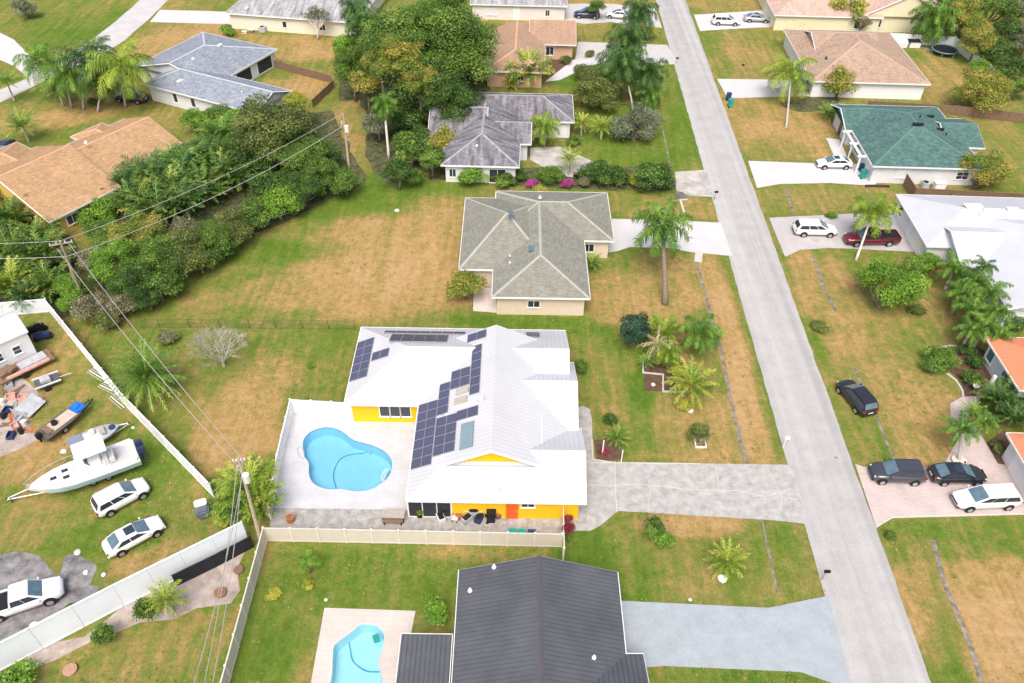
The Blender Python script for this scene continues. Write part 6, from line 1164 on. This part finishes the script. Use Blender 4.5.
# clutter by the yellow wall
simple('patio_table', 'grey slatted table at the corner of the pool deck', 'table', (394,519), [('tabletop', 'woodgrey', [('b', (0, 0, .74), (1.9, .9, .06))], 0)]+[('leg', 'black', [('b', (x, y, .36), (.07, .07, .72))], 0) for x in (-.85, .85) for y in (-.38, .38)])
simple('bench', 'dark bench in front of the slatted table', 'bench', (393,524), [('seat', 'wood', [('b', (0, 0, .45), (1.7, .4, .06))], 0), ('leg', 'black', [('b', (-.7, 0, .21), (.08, .36, .42))], 0), ('leg', 'black', [('b', (.7, 0, .21), (.08, .36, .42))], 0)])
simple('barbecue', 'black round kettle barbecue near the yellow wall', 'barbecue', (446,515), [('bowl', 'black', [('c', (0, 0, .85), .32, .35)], .1)]+[('leg', 'chrome', [('t', [(0, 0, .75), (math.cos(a)*.35, math.sin(a)*.35, 0)], .02)], 0) for a in (0, 2.1, 4.2)])
simple('barbecue', 'dark gas grill with side tables by the yellow wall', 'barbecue', (474,516), [('hood', 'black', [('b', (0, 0, 1.0), (.8, .55, .4))], .1), ('side_shelf', 'chrome', [('b', (-.65, 0, .85), (.4, .5, .05)), ('b', (.65, 0, .85), (.4, .5, .05))], 0), ('cabinet', 'sheet', [('b', (0, 0, .4), (.75, .5, .78))], .02)])
for i, (x, y, m, l) in enumerate([(463,512,'wood','dark brown chair left of the gas grill'),(484,511,'navy','blue-grey chair right of the gas grill'),(455,521,'offwhite','pale chair in the middle of the patio')]):
    simple('patio_chair', l, 'chair', (x, y), [('seat', m, [('b', (0, 0, .44), (.5, .5, .06))], .01), ('backrest', m, [('b', (0, .26, .75), (.5, .06, .6))], .01)]+[('leg', 'black', [('b', (px_, py_, .2), (.05, .05, .42))], 0) for px_ in (-.2, .2) for py_ in (-.2, .2)], i*.7, 'patio chairs by the yellow wall')
simple('flower_pot', 'terracotta pot at the left end of the beige fence patio', 'flower pot', (291,521), [('pot', 'terracotta', [('c', (0, 0, .3), .32, .6)], .05), ('soil', 'wood', [('c', (0, 0, .61), .27, .02)], 0)])
for i, (x, y, l) in enumerate([(420,516,'round dark plant pot nearest the pool deck'),(436,512,'round dark plant pot against the dark screen wall')]): simple('flower_pot', l, 'flower pot', (x, y), [('pot', 'black', [('c', (0, 0, .25), .28, .5)], .05)], 0, 'dark pots on the patio'); bush(x, y-4, 4, 'mid', 'small plant growing in the '+l.replace('plant ', ''), h=.75)
simple('wall_fan', 'round dark fan hanging near the left end of the yellow pool wall', 'wall fan', (357,416), [('disc', 'black', [('c', (0, 0, 1.5), .28, .1, 'Y')], .02), ('stand', 'black', [('b', (0, 0, .7), (.06, .06, 1.4))], 0)])
simple('air_conditioner', 'grey air conditioning unit beside the wall of the green-roofed house', 'air conditioner', (924,187), [('casing', 'sheet', [('b', (0, 0, .4), (.9, .9, .8))], .04), ('fan_grille', 'black', [('c', (0, 0, .82), .35, .03)], 0)]); simple('air_conditioner', 'white utility cabinet beside the grey unit', 'cabinet', (938,189), [('casing', 'white', [('b', (0, 0, .5), (1.4, .9, 1.0))], .04), ('lid', 'offwhite', [('b', (0, 0, 1.03), (1.5, 1.0, .06))], 0)])
simple('air_conditioner', 'grey round-topped unit at the cream house at the top left', 'air conditioner', (263,32), [('casing', 'sheet', [('b', (0, 0, .5), (1.2, 1.0, 1.0))], .1), ('fan_grille', 'black', [('c', (0, 0, 1.02), .35, .03)], 0)]); simple('patio_set', 'white garden furniture beside the unit of the cream house', 'table', (252,33), [('tabletop', 'white', [('c', (0, 0, .72), .6, .05)], 0), ('leg', 'white', [('c', (0, 0, .36), .06, .7)], 0), ('bench', 'white', [('b', (-1.2, -.3, .42), (.9, .4, .06)), ('b', (-1.2, -.3, .2), (.7, .1, .4))], 0)])
for i, (x, y, kd, m, l) in enumerate([(452,514,'pot','black','dark pot left of the kettle barbecue row'),(459,518,'pot','terracotta','brown pot in front of the yellow wall'),(467,521,'tub','sheet','grey metal tub in the middle of the patio clutter'),(479,520,'tub','navy','dark blue tub beside the gas grill'),(486,515,'pot','black','black pot between grill and black bin'),(441,520,'tub','offwhite','pale tub at the left of the patio clutter'),(498,517,'pot','wood','brown pot right of the black bin')]):
    simple('flower_pot' if kd == 'pot' else 'storage_tub', l, 'pot' if kd == 'pot' else 'tub', (x, y), [('body', m, [('c', (0, 0, .28), .3, .55)] if kd == 'pot' else [('b', (0, 0, .3), (.9, .6, .55))], .04), ('contents', 'black' if kd == 'tub' else 'wood', [('c', (0, 0, .57), .24, .03)] if kd == 'pot' else [('b', (0, 0, .6), (.7, .45, .08))], 0)], i*.4, 'clutter along the yellow wall')
simple('garden_hose', 'coiled dark hose reel standing against the yellow wall', 'hose reel', (457,510), [('reel', 'black', [('c', (0, 0, .4), .34, .25, 'Y')], .03), ('stand', 'sheet', [('b', (0, 0, .06), (.6, .5, .08))], 0)])
# trampoline and cages
rt = thing('trampoline', 'round black trampoline with a pale rim in the fenced back yard', 'trampoline', P(943, 54)); b = MB(); n = 28
b.cyl((0, 0, .85), 1.9, .03, 28); b.build('mat', M['black'], rt); b = MB(); b.tube([(2.1*math.cos(k*6.2832/n), 2.1*math.sin(k*6.2832/n), .87) for k in range(n+1)], .12, 6); b.build('rim_pad', mat('pale_teal_pad', (.10, .22, .24), .6, .15, 2), rt)
for k in range(6): a = k*1.047; b = MB(); b.tube([(2.0*math.cos(a), 2.0*math.sin(a), .85), (2.05*math.cos(a), 2.05*math.sin(a), 0)], .04, 5); b.build('leg', M['chrome'], rt)
for x, l, m in ((900, 'left low pale cage against the white yard fence', 'offwhite'), (913, 'right dark-topped cage against the white yard fence', 'black')): simple('animal_cage', l, 'cage', (x, 47), [('box', 'offwhite', [('b', (0, 0, .5), (1.9, 1.3, .9))], .03), ('roof', m, [('b', (0, .1, 1.0), (2.1, 1.5, .08), 0, ('X', .15))], 0)], 0, 'cages in the back yard')
simple('ladder', 'step ladder lying by the trampoline', 'ladder', (928,50), [('rail', 'chrome', [('t', [(-.2, -.8, .1), (-.2, .8, .1)], .04), ('t', [(.2, -.8, .1), (.2, .8, .1)], .04)], 0)]+[('rung', 'chrome', [('t', [(-.2, y, .1), (.2, y, .1)], .02)], 0) for y in (-.5, 0, .5)], .5)
simple('golf_cart', 'small dark golf cart beside the silver car at the top', 'golf cart', (780,23), [('body', 'navy', [('b', (0, 0, .5), (2.2, 1.1, .5))], .1), ('canopy', 'offwhite', [('b', (0, 0, 1.75), (1.7, 1.1, .07))], .02), ('seat', 'wood', [('b', (-.2, 0, .85), (.9, 1.0, .25))], .05)]+[('post', 'black', [('t', [(x, y, .6), (x, y, 1.75)], .02)], 0) for x in (-.75, .75) for y in (-.5, .5)]+[('wheel', 'tyre', [('c', (x, y, .25), .25, .18, 'Y')], 0) for x in (-.75, .75) for y in (-.55, .55)])
simple('storage_bin', 'reddish container beside the golf cart at the top', 'container', (788,24), [('body', 'red', [('b', (0, 0, .4), (.7, .6, .8))], .05), ('lid', 'offwhite', [('b', (0, 0, .83), (.75, .65, .06))], .01)])
simple('pet_bench', 'black planter box at the end of the magenta flowers', 'planter', (577,178), [('box', 'black', [('b', (0, 0, .35), (1.0, .7, .7))], .04), ('soil', 'wood', [('b', (0, 0, .71), (.85, .55, .02))], 0)])
simple('log', 'dark log edging on the grass by the driveway of the green-roofed house', 'log', (877,187), [('wood', mat('charred_wood', (.05, .04, .04), .9, .3, 4), [('t', [(-1.6, 0, .15), (0, .05, .17), (1.6, 0, .14)], .17)], 0)]); simple('drain_cover', 'dark culvert grate at the upper end of the roadside ditch', 'grate', (680,196), [('grate', mat('grate', (.12, .12, .12), .8, .3, 3), [('b', (0, 0, .06), (1.3, 1.6, .1), .2)], .02), ('frame', 'concrete', [('b', (0, -1.0, .05), (1.7, .2, .12), .2)], 0)])
simple('garden_lamp', 'white lamp globe among the plants by the pink path', 'lamp', (973,392), [('post', 'black', [('t', [(0, 0, 0), (0, 0, .6)], .04)], 0), ('globe', 'white', [('c', (0, 0, .75), .2, .32)], .1)]); simple('flower_pot', 'terracotta pot beside the white lamp globe', 'flower pot', (979,395), [('pot', 'terracotta', [('c', (0, 0, .25), .3, .5)], .06)]); simple('palm_planter', 'round stone ring around the palm beside the black sedan', 'planter', (958,462), [('ring', 'rock', [('c', (0, 0, .15), .6, .3, 'Z', 18)], .04)])
simple('porch_column', 'white diagonal porch beam of the orange-roofed house', 'column', (985,394), [('shaft', 'white', [('b', (0, 0, 1.25), (.3, .3, 2.5))], .02), ('base', 'white', [('b', (0, 0, .1), (.45, .45, .2))], 0)])

# ------------------------------------------------------------------ weeds and longer grass on the lawns
def inside(poly, X, Y):
    r = np.zeros(len(X), bool); n = len(poly)
    for i in range(n):
        (x0, y0), (x1, y1) = poly[i-1], poly[i]
        if y0 == y1: continue
        r ^= ((y0 > Y) != (y1 > Y)) & (X < (x1-x0)*(Y-y0)/(y1-y0)+x0)
    return r
def tufts():
    rng = np.random.default_rng(9); N = 30000; Y = 24+rng.random(N)**1.5*130; X = (rng.random(N)*2-1)*(38+Y*.42)
    cl = np.sin(X*.31+np.cos(Y*.23)*2)+np.cos(Y*.37+X*.11)+rng.normal(size=N)*.9; k = cl > .9; X, Y = X[k], Y[k]
    bad = np.zeros(len(X), bool)
    for p in FOOT: bad |= inside(p, X, Y)
    X, Y = X[~bad], Y[~bad]; n = len(X); B = 6; rad = rng.uniform(.06, .28, n)
    a = rng.uniform(0, 6.28, (n, B)); d = rng.random((n, B))*rad[:, None]; px = X[:, None]+np.cos(a)*d; py = Y[:, None]+np.sin(a)*d
    h = rng.uniform(.04, .12, (n, B)); w = rng.uniform(.03, .07, (n, B)); t = rng.uniform(0, 6.28, (n, B)); lx, ly = np.cos(t), np.sin(t)
    v = np.stack([np.stack([px-ly*w, py+lx*w, np.zeros_like(px)], -1), np.stack([px+ly*w, py-lx*w, np.zeros_like(px)], -1), np.stack([px+lx*h*1.2, py+ly*h*1.2, h], -1)], 2).reshape(-1, 3)
    m = n*B; me = bpy.data.meshes.new('grass_tufts'); me.vertices.add(3*m); me.vertices.foreach_set('co', v.reshape(-1).astype(np.float32)); me.loops.add(3*m); me.loops.foreach_set('vertex_index', np.arange(3*m, dtype=np.int32))
    me.polygons.add(m); me.polygons.foreach_set('loop_start', np.arange(0, 3*m, 3, dtype=np.int32)); me.polygons.foreach_set('loop_total', np.full(m, 3, dtype=np.int32))
    at = me.attributes.new('v', 'FLOAT', 'FACE'); base = np.clip(.45+.25*np.sin(X*.09+1)*np.cos(Y*.07)+rng.normal(size=n)*.28, 0, 1); at.data.foreach_set('value', np.clip(np.repeat(base, B)+rng.normal(size=m)*.08, 0, 1).astype(np.float32))
    me.materials.append(leafmat('grass_blades', [(.09,.17,.016),(.15,.23,.028),(.24,.26,.05),(.36,.30,.12)])); me.update(); o = bpy.data.objects.new('grass_tufts', me); S.collection.objects.link(o)
    tag(o, 'longer grass and weed tufts scattered over the lawns', 'grass', None, 'stuff')
tufts()

# low undergrowth beneath the tree belts
def undergrowth(name, px, n, seed, label, m):
    rng = np.random.default_rng(seed); q = np.array([(p.x, p.y) for p in XY(px)]); lo, hi = q.min(0), q.max(0); pt = lo+rng.random((n*3, 2))*(hi-lo)
    pt = pt[inside(q, pt[:, 0], pt[:, 1])][:n]; k = len(pt); hgt = (.35+.35*np.sin(pt[:, 0]*1.7)*np.cos(pt[:, 1]*1.3))*rng.random(k)+.03
    pos = np.column_stack([pt, hgt]); nr = rng.normal(size=(k, 3))*.5+np.array([0, 0, 1.]); me = leafmesh(name, pos, nr, .24, np.clip(.3+.25*np.sin(pt[:, 0]*.9)+rng.normal(size=k)*.2, 0, 1), rng)
    me.materials.clear(); me.materials.append(LM[m]); o = bpy.data.objects.new(name, me); S.collection.objects.link(o); tag(o, label, 'ground cover', None, 'stuff')
undergrowth('undergrowth', [(110,185),(170,155),(250,122),(318,118),(352,172),(300,212),(250,226),(240,200),(196,226),(150,296),(112,296),(88,270),(100,235)], 16000, 1, 'low leafy undergrowth beneath the back hedgerow', 'mid')
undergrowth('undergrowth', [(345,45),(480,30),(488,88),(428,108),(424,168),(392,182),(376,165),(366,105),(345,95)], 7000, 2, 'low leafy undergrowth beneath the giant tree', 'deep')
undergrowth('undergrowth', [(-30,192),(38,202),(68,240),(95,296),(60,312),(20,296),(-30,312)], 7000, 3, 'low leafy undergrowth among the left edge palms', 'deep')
undergrowth('undergrowth', [(430,168),(600,173),(660,168),(674,187),(600,188),(430,179)], 2500, 4, 'low garden plants in the bed behind the shingle house', 'mid')
# patches and stains on the pavings
def blot(name, px, rx, ry, z, m, seed, label=None):
    r_ = random.Random(seed); c = P(*px); pts = [(c.x+rx*r_.uniform(.7, 1.15)*math.cos(a*.524), c.y+ry*r_.uniform(.7, 1.15)*math.sin(a*.524)) for a in range(12)]; sheet(name, pts, z, m, z0=z-.003, world=True)
PT2 = mat('oil_stain', (.24, .235, .23), .8, .25, 2, fine=.1)
blot('road_stain', (836, 458), .22, .2, .0385, PT2, 40)
for k, (x, y, a, c, z) in enumerate([(900,487,.5,.4,.0515),(640,475,.7,.5,.0555),(705,500,.9,.45,.0556),(815,240,.6,.5,.0505),(690,238,.5,.35,.0505),(800,90,.7,.5,.0485)]): blot('paving_stain', (x, y), a, c, z, mat('faint_stain_%d' % k, (.36, .355, .35), .9, .12, 2), 60+k)
